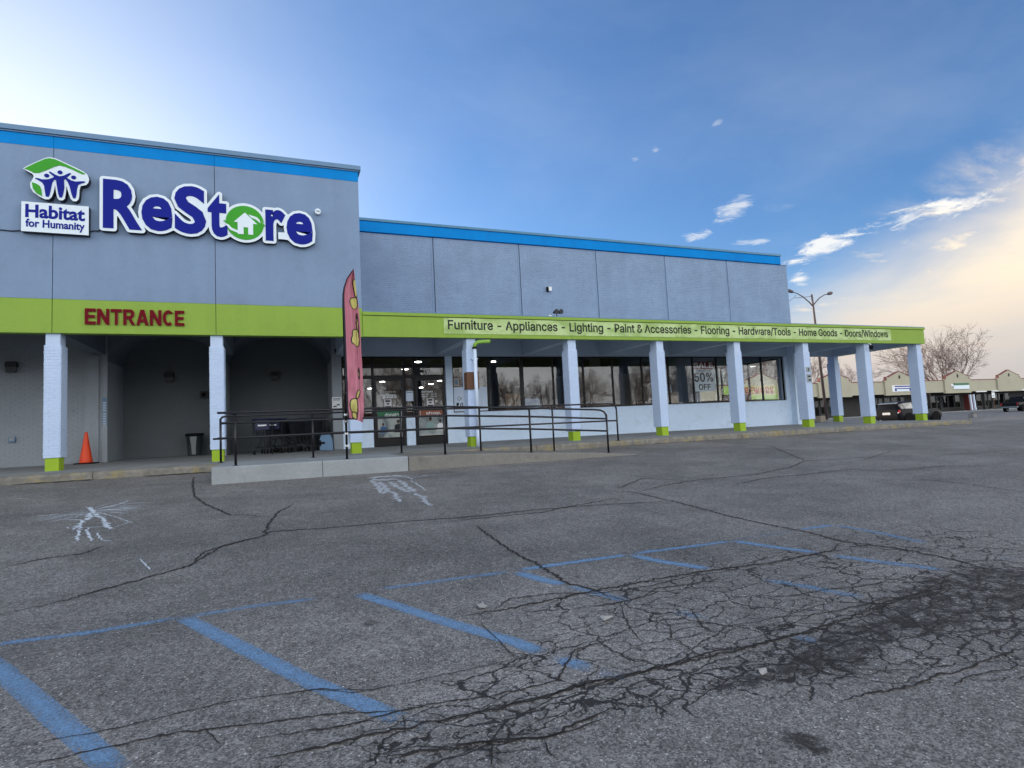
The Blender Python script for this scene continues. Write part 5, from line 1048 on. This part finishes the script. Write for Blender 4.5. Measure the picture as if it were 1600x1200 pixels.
tag(o, 'rough beige stone block on the sidewalk beside the rear corner column', 'block')

# ------------------------------------------------------------------ goods inside the shop windows
def legs4(o, w, d, h, m, r=.025):
    for sx in (-1, 1):
        for sy in (-1, 1):
            mb = MB(); mb.box(sx*(w-r)-r, sy*(d-r)-r, 0, sx*(w-r)+r, sy*(d-r)+r, h); local(mb.build('leg', M[m], o))
def table(x, y, w, d, h, m, label, rz=0):
    o = thing('table', (x, y, .16), label, 'table', None, R(rz)); mb = MB(); mb.box(-w, -d, h, w, d, h+.04); local(mb.build('tabletop', M[m], o)); legs4(o, w, d, h, m)
def chair(x, y, m, label, rz=0):
    o = thing('chair', (x, y, .16), label, 'chair', None, R(rz)); mb = MB(); mb.box(-.22, -.22, .43, .22, .22, .47); local(mb.build('seat', M[m], o)); legs4(o, .22, .22, .43, m, .02)
    mb = MB(); mb.box(-.21, .18, .471, -.17, .22, 1.0); mb.box(.17, .18, .471, .21, .22, 1.0); mb.box(-.169, .185, .85, .169, .215, 1.0); mb.box(-.169, .185, .62, .169, .215, .7); local(mb.build('backrest', M[m], o))
def box_goods(name, x, y, z, w, d, h, m, label, cat, extra=None):
    o = thing(name, (x, y, z), label, cat); mb = MB(); mb.box(-w, -d, 0, w, d, h); local(bevel(mb.build('body', M[m], o), .015))
    if extra: mb = MB(); mb.box(-w*.85, -d-.012, h*.1, w*.85, -d-.001, h*.9); local(mb.build('front_panel', M[extra], o))
    return o
def sofa(x, y, m, label, rz=0):
    o = thing('sofa', (x, y, .16), label, 'sofa', None, R(rz)); mb = MB(); mb.box(-.9, -.4, .12, .9, .4, .42); local(bevel(mb.build('base', M[m], o), .04))
    for s in (-1, 1):
        mb = MB(); mb.box(s*.44-.43, -.42, .421, s*.44+.43, .25, .56); local(bevel(mb.build('cushion', M[m], o), .05)); mb = MB(); mb.box(s*1.0-.11, -.42, .12, s*1.0+.11, .42, .66); local(bevel(mb.build('armrest', M[m], o), .05))
    mb = MB(); mb.box(-.89, .26, .43, .89, .45, .95); local(bevel(mb.build('backrest', M[m], o), .05))
table(12.3, 4.9, .7, .4, .98, 'wood', 'dark wooden display table inside the second window')
chair(11.6, 4.6, 'wood', 'dark wooden chair just behind the downspout window', 20)
o = box_goods('framed_mirror', 13.75, 4.6, .17, .40, .03, 1.65, 'rubber', 'black framed picture mirror standing inside the fourth window', 'mirror', 'coping')
box_goods('cabinet', 14.9, 5.0, .17, .45, .3, 1.25, 'wood', 'brown wooden cabinet behind the fifth column', 'cabinet', 'wood_lt')
table(13.4, 6.6, .8, .5, .78, 'wood_lt', 'pale wooden table deeper inside, behind the mirror')
box_goods('folded_boards', 13.3, 5.3, .17, .35, .05, 1.75, 'wood_lt', 'pale leaning boards behind the black framed mirror', 'boards')
for i, (x, y, rz) in enumerate(((17.2, 4.8, 10), (17.9, 4.7, -25), (18.5, 5.2, 170))): chair(x, y, 'wood', ['dark chair at the left of the window display beside the fifth column', 'dark chair in the middle of three behind the window display', 'dark chair turned away, right of two others in the window'][i], rz); 
table(19.0, 4.75, .55, .35, 1.02, 'wood', 'tall dark table with small goods on it, left of the sixth column')
box_goods('printer', 18.95, 4.7, 1.23, .28, .2, .22, 'rubber', 'black printer on the tall dark table in the window', 'printer', 'grey_plastic')
box_goods('white_box', 19.35, 4.62, 1.23, .10, .08, .3, 'appliance', 'small white box on the tall dark table in the window', 'box')
box_goods('carton', 18.45, 4.6, .97, .12, .1, .3, 'appliance', 'white carton standing low left of the tall dark table', 'carton')
box_goods('wall_unit', 20.45, 4.9, .17, .30, .25, 1.6, 'int_wall', 'grey shelf unit behind the sixth column', 'shelf unit', 'stone')
box_goods('control_panel', 20.15, 4.55, 1.75, .13, .03, .32, 'appliance', 'white control panel hanging in the window right of the sixth column', 'panel', 'coping')
sofa(21.9, 5.1, 'fabric_olive', 'olive sofa with high back below the hanging sale sign')
sofa(16.2, 5.6, 'fabric_red', 'dull red sofa inside the window left of the chairs')
table(22.6, 4.6, 1.0, .3, .88, 'wood', 'long low table carrying plates along the window near the right end')
for i, (x, r, m) in enumerate(((20.6, .10, 'appliance'), (22.2, .17, 'appliance'), (22.7, .16, 'fabric_dark'), (23.2, .13, 'brown'))):
    o = thing('bowl', (x, 4.42, 1.085 if x > 21 else 1.21), ['white bowl low in the window beside the control panel', 'large white round bowl with dark middle on the long window table', 'black round bowl on the long window table', 'brown round bowl at the right end of the long window table'][i], 'bowl')
    mb = MB(); mb.lathe((0, 0, 0), [(r*.5, 0), (r, r*.9), (r*.93, r*.9), (r*.4, r*.2)], 18); local(mb.build('shell', M[m], o, smooth=True))
    mb = MB(); mb.lathe((0, 0, -.0), [(r*.45, -.012), (r*.5, .0)], 18); local(mb.build('foot', M[m], o))
table(20.6, 4.45, .3, .2, 1.0, 'wood_lt', 'narrow pale stand under the white bowl')
box_goods('brown_cabinet', 24.0, 4.75, .17, .55, .3, 1.42, 'wood', 'dark brown cabinet standing in the right end window', 'cabinet', 'wood')
box_goods('carton', 25.1, 4.7, .17, .3, .25, 1.15, 'stone', 'pale carton stack right of the dark brown cabinet', 'carton')
o = thing('sale_sign', (21.6, 3.95, 1.75), 'hanging white sale sign with red header inside the window', 'sign')
ys = YB+.20
mb = MB(); mb.box(20.95, ys, 2.66, 22.12, ys+.01, 2.99); mb.build('header', M['red'], o)
mb = MB(); mb.box(20.95, ys, 1.72, 22.12, ys+.01, 2.655); mb.build('panel', M['sign_white'], o)
add_letters(o, 'SALE', 21.02, 22.05, 2.71, 2.95, ys-.003, .002, .02, M['paper'])
add_letters(o, '50%', 21.02, 22.02, 2.12, 2.52, ys-.003, .002, .02, M['ink']); add_letters(o, 'OFF', 21.22, 21.85, 1.78, 2.03, ys-.003, .002, .02, M['ink'])
mb = MB(); add_text(mb, 'the sticker', 21.2, 21.95, 2.565, 2.63, ys-.003, .002, .0); tag(mb.build('lettering', M['ink'], o, fix=False), kind='stuff')
mb = MB(); mb.tube([(21.1, ys+.005, 2.99), (21.1, ys+.005, 4.6)], .004, 4); mb.tube([(21.95, ys+.005, 2.99), (21.95, ys+.005, 4.6)], .004, 4); mb.build('cord', M['rubber'], o)
# ------------------------------------------------------------------ strip mall across the far lot
YM = 45.0; MZ = -.36
mall = thing('strip_mall', (95, YM, MZ), 'low beige strip of shops with stepped gables and red brown trim beyond the far lot', 'shop building')
def Q(name, mb, m, parent=mall, **kw): return mb.build(name, M[m] if isinstance(m, str) else m, parent, **kw)
GX = [38.3, 52.4, 66.2, 80.3, 94.35, 108.55, 122.6, 136.8, 151]
mb = MB(); mb.box(30, YM-2.2, -1.0, 165, YM+2.8, MZ); Q('shop_walk', mb, 'concrete')
for a, b in zip([30]+[g+3.35 for g in GX], [g-3.35 for g in GX]+[165]):
    mb = MB(); mb.box(a, YM, 2.82, b, YM+.5, 4.72); Q('parapet', mb, 'mall_wall')
    mb = MB(); mb.box(a-.1, YM-.06, 4.722, b+.1, YM+.56, 4.82); Q('trim', mb, 'mall_trim')
GP = [(-3.35, 2.62), (3.35, 2.62), (3.35, 4.95), (2.95, 4.95), (2.95, 5.42), (2.5, 5.42), (0, 6.28), (-2.5, 6.28-.86), (-2.95, 5.42), (-2.95, 4.95), (-3.35, 4.95)]
for i, g in enumerate(GX):
    mb = MB(); mb.prism([(g+x, z) for x, z in GP], YM-.25, YM+.12); gb = Q('gable', mb, 'mall_wall')
    mb = MB()
    for (xa, za), (xb, zb) in zip(GP[2:], GP[3:]):
        d = Vector((xb-xa, 0, zb-za)); n = Vector((d.z, 0, -d.x)).normalized()*-1
        if n.z < -.1: n = -n
        c = Vector((g+(xa+xb)/2, YM-.065, (za+zb)/2))
        if abs(d.x) < .01: n = Vector((1 if xa > 0 else -1, 0, 0))
        mb.obox(c+n*.045, d/2+d.normalized()*.03, (0, .21, 0), n*.042)
    Q('gable_trim', mb, 'mall_trim', gb)
    mb = MB(); mb.prism([(g, 5.12), (g+.22, 5.42), (g, 5.78), (g-.22, 5.42)], YM-.31, YM-.252); Q('ornament', mb, 'mall_dark', gb)
mb = MB(); mb.box(30, YM+.5, 4.2, 165, YM+13, 4.5); Q('roof', mb, 'mall_trim')
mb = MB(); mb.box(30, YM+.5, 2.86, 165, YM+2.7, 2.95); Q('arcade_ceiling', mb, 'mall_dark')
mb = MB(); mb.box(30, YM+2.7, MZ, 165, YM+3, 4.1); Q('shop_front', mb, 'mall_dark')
mb = MB(); mb.box(30, YM+12.8, -.6, 165, YM+13, 4.15); mb.box(29.9, YM+.51, -.6, 30, YM+12.7, 4.6); Q('rear_wall', mb, 'mall_wall')
for g in GX:
    for k, (dx, w) in enumerate(((-4.6, 1.5), (-2.9, 1.5), (-1.2, 1.0), (.1, 1.5), (1.8, 1.5), (3.6, 1.4))):
        x = g+dx; mb = MB(); y = YM+2.6; z0, z1 = (MZ+.02, 2.3) if k == 2 else (.2, 2.4)
        mb.box(x, y, z0, x+w, y+.08, z0+.08); mb.box(x, y, z1-.08, x+w, y+.08, z1); mb.box(x, y, z0+.08, x+.07, y+.08, z1-.08); mb.box(x+w-.07, y, z0+.08, x+w, y+.08, z1-.08)
        f = Q('door' if k == 2 else 'window', mb, 'grey_plastic'); mb = MB(); mb.quad((x, y+.04, z0), (x+w, y+.04, z0), (x+w, y+.04, z1), (x, y+.04, z1)); Q('pane', mb, 'arcade_glass', f, fix=False)
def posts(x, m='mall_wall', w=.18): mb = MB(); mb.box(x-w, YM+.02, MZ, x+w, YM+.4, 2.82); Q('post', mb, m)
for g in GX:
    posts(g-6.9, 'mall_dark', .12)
for x in (112.2, 113.1): mb = MB(); mb.obox((x, YM+.2, 1.0), (.13, 0, 0), (0, .1, 0), (-.1, 0, 1.3)); Q('banner_post', mb, 'pipe')
def mall_sign(name, g, label, parts, cat='sign'):
    o = thing(name, (g, YM-.3, 3.4), label, cat)
    for nm, x0, x1, z0, z1, m, d in parts: mb = MB(); mb.box(g+x0, YM-.25-d, z0, g+x1, YM-.252, z1); mb.build(nm, M[m], o)
    return o
mall_sign('shop_fascia_sign', 94.35, 'white shop sign with dark blue bars on the gable left of the bare tree', [('panel', -1.9, 2.4, 3.15, 4.15, 'white', .06), ('bar', -1.3, 2.3, 3.88, 4.05, 'navy', .1), ('bar', -1.3, 2.3, 3.55, 3.68, 'navy', .1), ('bar', -1.3, -1.0, 3.25, 3.54, 'navy', .1), ('bar', 2.0, 2.3, 3.25, 3.54, 'navy', .1), ('panel', -.95, 1.95, 3.22, 3.5, 'sign_white', .11)])
mall_sign('shop_fascia_sign', 108.55, 'pale shop sign with dark green lettered top on the gable under the bare tree', [('header', -1.3, 2.5, 3.88, 4.22, 'don_green', .18), ('panel', -1.4, 2.6, 3.25, 3.87, 'sign_white', .16), ('bracket', -1.9, -1.35, 3.75, 4.1, 'white', .1)])
fb = thing('shop_banner', (64, YM-.3, 3), 'yellow green banner with large red letters seen through the corner shop window', 'banner')
M['banner_yellow'] = mat('banner_yellow', (.40, .40, .14), .6); M['banner_lime'] = mat('banner_lime', (.26, .42, .06), .6); M['banner_red'] = mat('banner_red', (.40, .06, .05), .6)
mb = MB(); mb.box(61.0, YM-.36, 2.7, 68.9, YM-.255, 4.62); mb.build('panel', M['banner_yellow'], fb)
mb = MB(); mb.box(61.0, YM-.37, 2.7, 68.9, YM-.361, 3.25); mb.box(59.4, YM-.35, 2.7, 60.9, YM-.256, 4.62); mb.build('lime_strip', M['banner_lime'], fb)
add_letters(fb, 'FIREWORK', 61.8, 68.3, 3.5, 4.45, YM-.385, .01, .03, M['banner_red'], space=1.15)
for k, (x, w) in enumerate(((110.2, .5), (114.6, 2.8), (118.4, 1.9), (126.4, 2.2), (69.5, 1.0))):
    o = thing('arcade_light', (x, YM-.1, 2.8), ['short white lit strip under the second gable from the right', 'long white lit strip under the parapet right of the red machine', 'white lit strip left of the rightmost gable', 'white lit strip at the right end of the arcade', 'white lit strip hidden behind the store corner'][k], 'light', 'white strip lights along the arcade edge')
    mb = MB(); mb.box(-w/2, -.12, -.10, w/2, .0, .02); local(mb.build('housing', M['white'], o)); mb = MB(); mb.box(-w/2, -.125, -.16, w/2, -.005, -.101); local(mb.build('tube', M['lamp_dim'] if 'lamp_dim' in M else M['white'], o))
o = thing('vending_machine', (113.3, YM+1.2, MZ), 'dull red vending machine with pale face in the arcade beside the small white sign', 'vending machine')
mb = MB(); mb.box(112.75, YM+.8, MZ, 113.95, YM+1.6, 2.3); mb.build('cabinet', mat('dull_red_cabinet', (.13, .03, .03), .5), o)
mb = MB(); mb.box(112.9, YM+.77, 1.5, 113.5, YM+.799, 2.25); mb.build('front_panel', M['stone'], o)
o = thing('sign_post', (115.0, YM-1.6, MZ), 'small white parking sign on a thin post in front of the arcade', 'sign')
mb = MB(); mb.tube([(115.1, YM-1.6, MZ), (115.0, YM-1.6, 2.3)], .06, 6); mb.build('post', M['brown'], o)
mb = MB(); mb.box(114.55, YM-1.69, 1.55, 115.4, YM-1.665, 2.45); mb.build('plate', M['white'], o)
mb = MB(); mb.box(114.75, YM-1.70, 1.8, 115.2, YM-1.691, 1.95); mb.build('print_mark', M['coping'], o)
o = thing('kerb_block', (63.0, 17.3, gz(63, 17.3)), 'small grey concrete block lying alone on the far lot, left of the pickup truck', 'block')
mb = MB(); mb.add([(-.28, -.25, 0), (.28, -.25, 0), (.28, .25, 0), (-.28, .25, 0), (-.24, -.2, .33), (.25, -.2, .33), (.24, .2, .34), (-.25, .2, .34)], [(0, 3, 2, 1), (4, 5, 6, 7), (0, 1, 5, 4), (1, 2, 6, 5), (2, 3, 7, 6), (3, 0, 4, 7)]); bevel(local(mb.build('block', M['concrete_old'], o)), .03)
mb = MB(); mb.tube([(-.1, -.05, .32), (-.08, -.04, .42), (.08, .02, .42), (.1, .04, .32)], .02, 6); local(mb.build('lifting_loop', M['rubber'], o))

# ------------------------------------------------------------------ vehicles
def vehicle(name, label, cat, paint, secs, glass_rng, wheels, rear, loc, rz, roof_rack=False, wr=.34):
    """secs: (x, half width, bottom, belt, roof, roof half width); x runs forward from the tail"""
    o = thing(name, loc, label, cat, None, R(rz))
    def ring(s):
        x, w, zb, zl, zr, rw = s
        h = [(w*.86, zb), (w*.98, zb+.12), (w, zb+.35*(zl-zb)+.05), (w*.985, zl-.06), (w*.95, zl), (rw, zr-.07), (rw*.86, zr), (0, zr+.015)]
        return [(x, y, z) for y, z in h]+[(x, -y, z) for y, z in h[:-1][::-1]]
    mb = MB(); q = [ring(s) for s in secs]; n = len(q[0])
    for a, b in zip(q, q[1:]):
        mb.add(a+b, [(k, k+1, n+k+1, n+k) for k in range(n-1)]+[(n-1, 0, n, 2*n-1)])
    mb.add(q[0], [tuple(range(n))]); mb.add(q[-1], [tuple(range(n))[::-1]])
    bd = local(mb.build('body', M[paint], o, smooth=True)); bd.modifiers.new('e', 'EDGE_SPLIT').split_angle = R(38)
    i0, i1 = glass_rng
    cuts = []
    for s in (1, -1):
        for i in range(i0, i1):
            a, b = secs[i], secs[i+1]
            if a[4]-a[3] < .12 and b[4]-b[3] < .12: continue
            def pt(t, f, e=.012):
                x = a[0]+(b[0]-a[0])*t; bl = [a[k]+(b[k]-a[k])*t for k in range(6)]
                y = bl[1]*.95+(bl[5]-bl[1]*.95)*f; z = bl[3]+(bl[4]-.07-bl[3])*f
                return (x, s*(y+e), z)
            mb = MB(); mb.quad(pt(.04, .08), pt(.96, .08), pt(.96, .93), pt(.04, .93)); local(mb.build('window', M['car_glass'], o, fix=False))
    for x in wheels:
        for s in (1, -1):
            w = secs[2][1]; mb = MB(); mb.lathe((x, s*(w-.12), wr), [(wr-.02, -.13*1), (wr, -.09), (wr, .09), (wr-.03, .125), (wr*.62, .13)], 24, 'y'); t = local(mb.build('tyre', M['rubber'], o))
            mb = MB(); mb.lathe((x, s*(w-.12), wr), [(wr*.62, -.135), (wr*.58, .136), (wr*.2, .12), (wr*.15, .14)], 16, 'y'); mb.lathe((x, s*(w-.12), wr), [(wr*.6, -.14), (wr*.2, -.142)], 16, 'y'); local(mb.build('rim', M['rim'], t))
            mb = MB(); mb.lathe((x, s*(w-.02), wr+.02), [(wr+.075, -.055), (wr+.075, .055)], 24, 'y'); local(mb.build('wheel_arch', M['rubber'], o))
    for nm, c, a, b, d, m in rear: mb = MB(); mb.obox(c, a, b, d); local(mb.build(nm, M[m], o))
    return o
suv_secs = [(0, .70, .42, .98, 1.02, .62), (.05, .84, .34, 1.00, 1.10, .66), (.22, .90, .26, 1.02, 1.40, .62), (.55, .91, .24, 1.02, 1.50, .64), (1.5, .92, .22, 1.0, 1.54, .66), (2.3, .92, .22, .98, 1.52, .66), (2.9, .91, .22, .97, 1.28, .66), (3.25, .91, .23, .97, 1.0, .80), (4.0, .88, .24, .90, .92, .76), (4.35, .78, .30, .78, .80, .66), (4.48, .60, .38, .62, .64, .5)]
suv = vehicle('parked_car', 'black hatchback sports utility car with red tail lamp parked beyond the last two columns', 'car', 'car_black', suv_secs, (2, 7), (.85, 3.55),
    [('tail_lamp', (.09, .70, .90), (.06, .0, 0), (0, .16, .01), (.01, 0, .075), 'tail'), ('tail_lamp', (.09, -.70, .90), (.06, 0, 0), (0, .16, .01), (.01, 0, .075), 'tail'), ('reverse_lamp', (.045, .66, .80), (.03, 0, 0), (0, .15, 0), (0, 0, .028), 'white'), ('reverse_lamp', (.045, -.66, .80), (.03, 0, 0), (0, .15, 0), (0, 0, .028), 'white'),
     ('number_plate', (.0, 0, .76), (.03, 0, 0), (0, .26, 0), (0, 0, .075), 'plate'), ('rear_window', (.155, 0, 1.22), (.006, 0, .01), (0, .56, 0), (.075, 0, .13), 'car_glass'), ('spoiler', (.20, 0, 1.435), (.14, 0, .02), (0, .58, 0), (0, 0, .018), 'chrome'), ('bumper', (.02, 0, .48), (.06, 0, 0), (0, .74, 0), (0, 0, .10), 'rubber'), ('exhaust', (.0, .4, .33), (.08, 0, 0), (0, .05, 0), (0, 0, .03), 'chrome'), ('wiper', (.12, .1, 1.08), (.012, 0, 0), (0, .22, .05), (0, 0, .012), 'rubber'), ('headlamp', (4.36, .58, .70), (.09, 0, 0), (-.04, .12, 0), (0, 0, .07), 'white'), ('headlamp', (4.36, -.58, .70), (.09, 0, 0), (.04, .12, 0), (0, 0, .07), 'white'), ('mirror', (2.75, .99, 1.02), (.07, 0, 0), (0, .07, 0), (0, 0, .06), 'rubber'), ('mirror', (2.75, -.99, 1.02), (.07, 0, 0), (0, .07, 0), (0, 0, .06), 'rubber')],
    (42, 10.5, gz(43, 10.5)), 0)
tr_secs = [(0, .90, .62, 1.18, 1.2, .86), (.1, .98, .55, 1.2, 1.22, .9), (1.9, .99, .5, 1.22, 1.24, .92), (2.0, .99, .5, 1.24, 1.85, .74), (2.3, .99, .48, 1.24, 1.98, .74), (3.4, .99, .48, 1.22, 1.98, .74), (4.0, .99, .5, 1.22, 1.55, .76), (4.3, .98, .5, 1.22, 1.25, .88), (5.5, .95, .55, 1.15, 1.17, .86), (5.75, .85, .62, .98, 1.0, .75)]
vehicle('pickup_truck', 'black pickup truck parked before the arcade at the right edge', 'truck', 'car_black', tr_secs, (3, 6), (1.1, 4.7),
    [('tail_lamp', (.02, .85, 1.0), (.05, 0, 0), (0, .06, 0), (0, 0, .16), 'tail'), ('tail_lamp', (.02, -.85, 1.0), (.05, 0, 0), (0, .06, 0), (0, 0, .16), 'tail'), ('bumper', (-.06, 0, .62), (.08, 0, 0), (0, .9, 0), (0, 0, .09), 'chrome'), ('bed_rail', (1.0, .95, 1.26), (.95, 0, 0), (0, .04, 0), (0, 0, .03), 'rubber'), ('bed_rail', (1.0, -.95, 1.26), (.95, 0, 0), (0, .04, 0), (0, 0, .03), 'rubber'), ('chrome_trim', (3.0, -.985, 1.225), (1.2, 0, 0), (0, .02, 0), (0, 0, .03), 'chrome'), ('rear_window', (1.985, 0, 1.6), (.01, 0, 0), (0, .55, 0), (.0, 0, .2), 'car_glass')],
    (92.5, 29.6, gz(94, 29.6)), 4, wr=.42)
vehicle('parked_car', 'white car mostly hidden behind the third last column', 'car', 'car_white', suv_secs, (2, 7), (.85, 3.55), [('tail_lamp', (.09, .70, .90), (.06, 0, 0), (0, .16, .01), (.01, 0, .075), 'tail'), ('tail_lamp', (.09, -.70, .90), (.06, 0, 0), (0, .16, .01), (.01, 0, .075), 'tail'), ('number_plate', (.0, 0, .76), (.03, 0, 0), (0, .26, 0), (0, 0, .075), 'plate')], (38.3, 15.2, gz(38, 15)), -172)

# ------------------------------------------------------------------ street lamp
lp = thing('street_lamp', (47.9, 20, gz(47.9, 20)), 'tall street lamp with two curved arms above the canopy end', 'street lamp')
zb = gz(47.9, 20); tx = 47.55
mb = MB(); mb.tube([(48.05, 20, zb), (tx+.05, 20, 9.9), (tx, 20, 10.75)], [.13, .085, .075], 12); mb.build('pole', M['pole'], lp, smooth=True)
mb = MB(); mb.lathe((48.05, 20, zb), [(.32, 0), (.32, .5), (.25, .55)], 16); mb.build('footing', M['concrete_old'], lp)
for s, e in ((-1, 44.7), (1, 50.1)):
    mb = MB(); L_ = abs(e-tx); mb.tube([(tx, 20, 9.75), (tx+s*.35*1, 20, 10.05), (tx+s*L_*.35, 20, 10.48), (tx+s*L_*.6, 20, 10.78), (tx+s*L_*.8, 20, 10.88)], [.055, .05, .045, .04, .04], 8); a = mb.build('arm', M['pole'], lp, smooth=True)
    mb = MB(); mb.tube([(tx+s*L_*.74, 20, 10.86), (tx+s*L_*.8, 20, 10.90), (tx+s*L_*.92, 20, 10.97), (tx+s*L_, 20, 11.02)], [.06, .13, .15, .05], 10); mb.build('lamp_head', M['pole'], a, smooth=True)
ow = thing('overhead_wire', (46, 20, 10.4), 'thin service wire from the street lamp down behind the upper brick wall', 'wire')
mb = MB(); mb.tube([(tx, 20, 10.6), (46.2, 20, 10.42), (45.6, 20, 10.38)], .022, 5); mb.build('bracket', M['pole'], ow)
mb = MB(); mb.tube([(45.7, 20, 10.62), (45.5, 20, 10.4), (44.3, 20, 9.75), (42.0, 20.2, 8.4), (38, 21, 7.2)], .018, 5); mb.build('cable_run', M['pole'], ow)

# ------------------------------------------------------------------ bare trees
def bare_tree(seed, H, spread, trunk_r, levels=6, fork=.14, nlimb=7, n3=1.0, twig_r=.008):
    rnd = random.Random(seed); tb, cb = MB(), MB()
    def grow(mb, p, d, L, r, lev):
        n = 4 if lev < 3 else 3; pts, q, dd = [p], p, d
        for i in range(n):
            dd = (dd+Vector((rnd.gauss(0, .13), rnd.gauss(0, .13), rnd.gauss(0, .09)+(.05 if lev < 3 else .02)))).normalized(); q = q+dd*(L/n); pts.append(q)
        r1 = max(r*.58, twig_r*.8); mb.tube(pts, [r+(r1-r)*i/n for i in range(n+1)], 7 if lev < 2 else 5 if lev < 4 else 3, cap=False)
        if lev >= levels: return
        k = rnd.choice((2, 3, 3)) if lev < 4 else rnd.choice((2, 2, 3))
        for i in range(k):
            a = rnd.uniform(0, 6.28); sp = rnd.uniform(.25, .75)*spread if i else rnd.uniform(.08, .3)
            u = dd.cross(Vector((.3, .2, 1))).normalized(); w = u.cross(dd)
            nd = (dd*math.cos(sp)+(u*math.cos(a)+w*math.sin(a))*math.sin(sp)).normalized()
            grow(cb, q if i == 0 else pts[rnd.randint(max(1, n-2), n)], nd, L*rnd.uniform(.62, .86), max(r1*rnd.uniform(.65, .95), twig_r), lev+1)
        if lev >= 2:
            for _ in range(2):
                a = rnd.uniform(0, 6.28); u = dd.cross(Vector((.3, .2, 1))).normalized(); w = u.cross(dd)
                nd = (dd*.5+(u*math.cos(a)+w*math.sin(a))*.85).normalized(); grow(cb, pts[rnd.randint(1, n)], nd, L*rnd.uniform(.35, .6), max(r1*.4, twig_r), max(lev+2, levels-1))
    h0 = H*fork; tb.tube([(0, 0, -.3), (rnd.gauss(0, .05), 0, h0*.5), (0, 0, h0)], [trunk_r*1.25, trunk_r, trunk_r*.95], 10)
    for i in range(nlimb):
        a = 6.28*i/nlimb+rnd.uniform(-.3, .3); t = rnd.uniform(.18, .5)*spread*1.5 if i else .1
        d = Vector((math.cos(a)*math.sin(t), math.sin(a)*math.sin(t), math.cos(t))); grow(cb, Vector((0, 0, h0*rnd.uniform(.8, 1))), d, H*rnd.uniform(.22, .30), trunk_r*rnd.uniform(.38, .55), 1)
    return tb, cb
def plant(name, seed, loc, label, group, proto=None, scale=1, rz=0, **kw):
    o = thing(name, loc, label, 'tree', group, R(rz)); o.scale = (scale, scale, scale)
    if proto is None:
        tb, cb = bare_tree(seed, **kw); proto = (tb.build('trunk', M['bark'], o, smooth=True), cb.build('crown', M['bark'], o, smooth=True, fix=False))
        for c in proto: local(c)
    else:
        for q in proto: c = q.copy(); COL.objects.link(c); c.parent = o
    return proto
big = plant('bare_tree', 23, (133.5, 62, -.5), 'large bare spreading tree behind the strip mall, right of the canopy end', None, H=19, spread=1.0, trunk_r=.5, levels=6, fork=.12, nlimb=11, twig_r=.02)
sm = plant('bare_tree', 5, (115, 70, -.5), 'small bare tree behind the strip mall, seen low behind the second last column', 'small bare trees behind the strip mall', H=11, spread=.9, trunk_r=.22, levels=6, fork=.2, nlimb=5, twig_r=.016)
for i, (x, y, s, r) in enumerate(((110, 76, .7, 40), (102.6, 70, 1.35, 80), (91, 70, 1.45, 140), (84, 72, 1.3, 220), (97, 74, 1.2, 300), (77, 72, 1.4, 10), (152, 80, .75, 200))):
    plant('bare_tree', 0, (x, y, -.5), ['low bare tree behind the strip mall left of the second last column', 'bare tree behind the strip mall seen left of the third last column', 'bare tree above the red lettered banner, seen through the corner window', 'bare tree left of the bannered gable, seen through the corner window', 'bare tree behind the strip mall left of the street lamp pole', 'bare tree at the left of the corner window view', 'faint bare tree low behind the rightmost gable'][i], 'small bare trees behind the strip mall', sm, s, r)
wd = None
for i in range(34):
    x = -30+i*4.6+random.uniform(-2, 2); y = -60-random.uniform(0, 20)
    plant('bare_tree', 0, (x, y, gz(x, y)), 'bare tree in the row across the lot, mirrored in the shop windows', 'bare tree row across the lot', sm, random.uniform(.9, 1.4), random.uniform(0, 360))

# low brick row of shops across the road, which the shop windows mirror
row = thing('brick_shop_row', (30, -92, gz(30, -92)), 'low brown brick shop row across the road, mirrored in the shop windows', 'shop building')
zr = gz(30, -92)
mb = MB(); mb.box(-70, -104, zr-1, 130, -92, zr+5.6); Q('wall', mb, mat('brown_brick_far', (.07, .05, .036), .9, var=.2, vscale=.3), row)
mb = MB(); mb.box(-70.3, -104.3, zr+5.61, 130.3, -91.6, zr+6.0); Q('roof', mb, 'mall_trim', row)
for k in range(22):
    x = -66+k*9; mb = MB(); mb.box(x, -91.99, zr+.8, x+6, -91.94, zr+3.0); Q('window', mb, 'arcade_glass' if 0 else 'dark_frame', row)
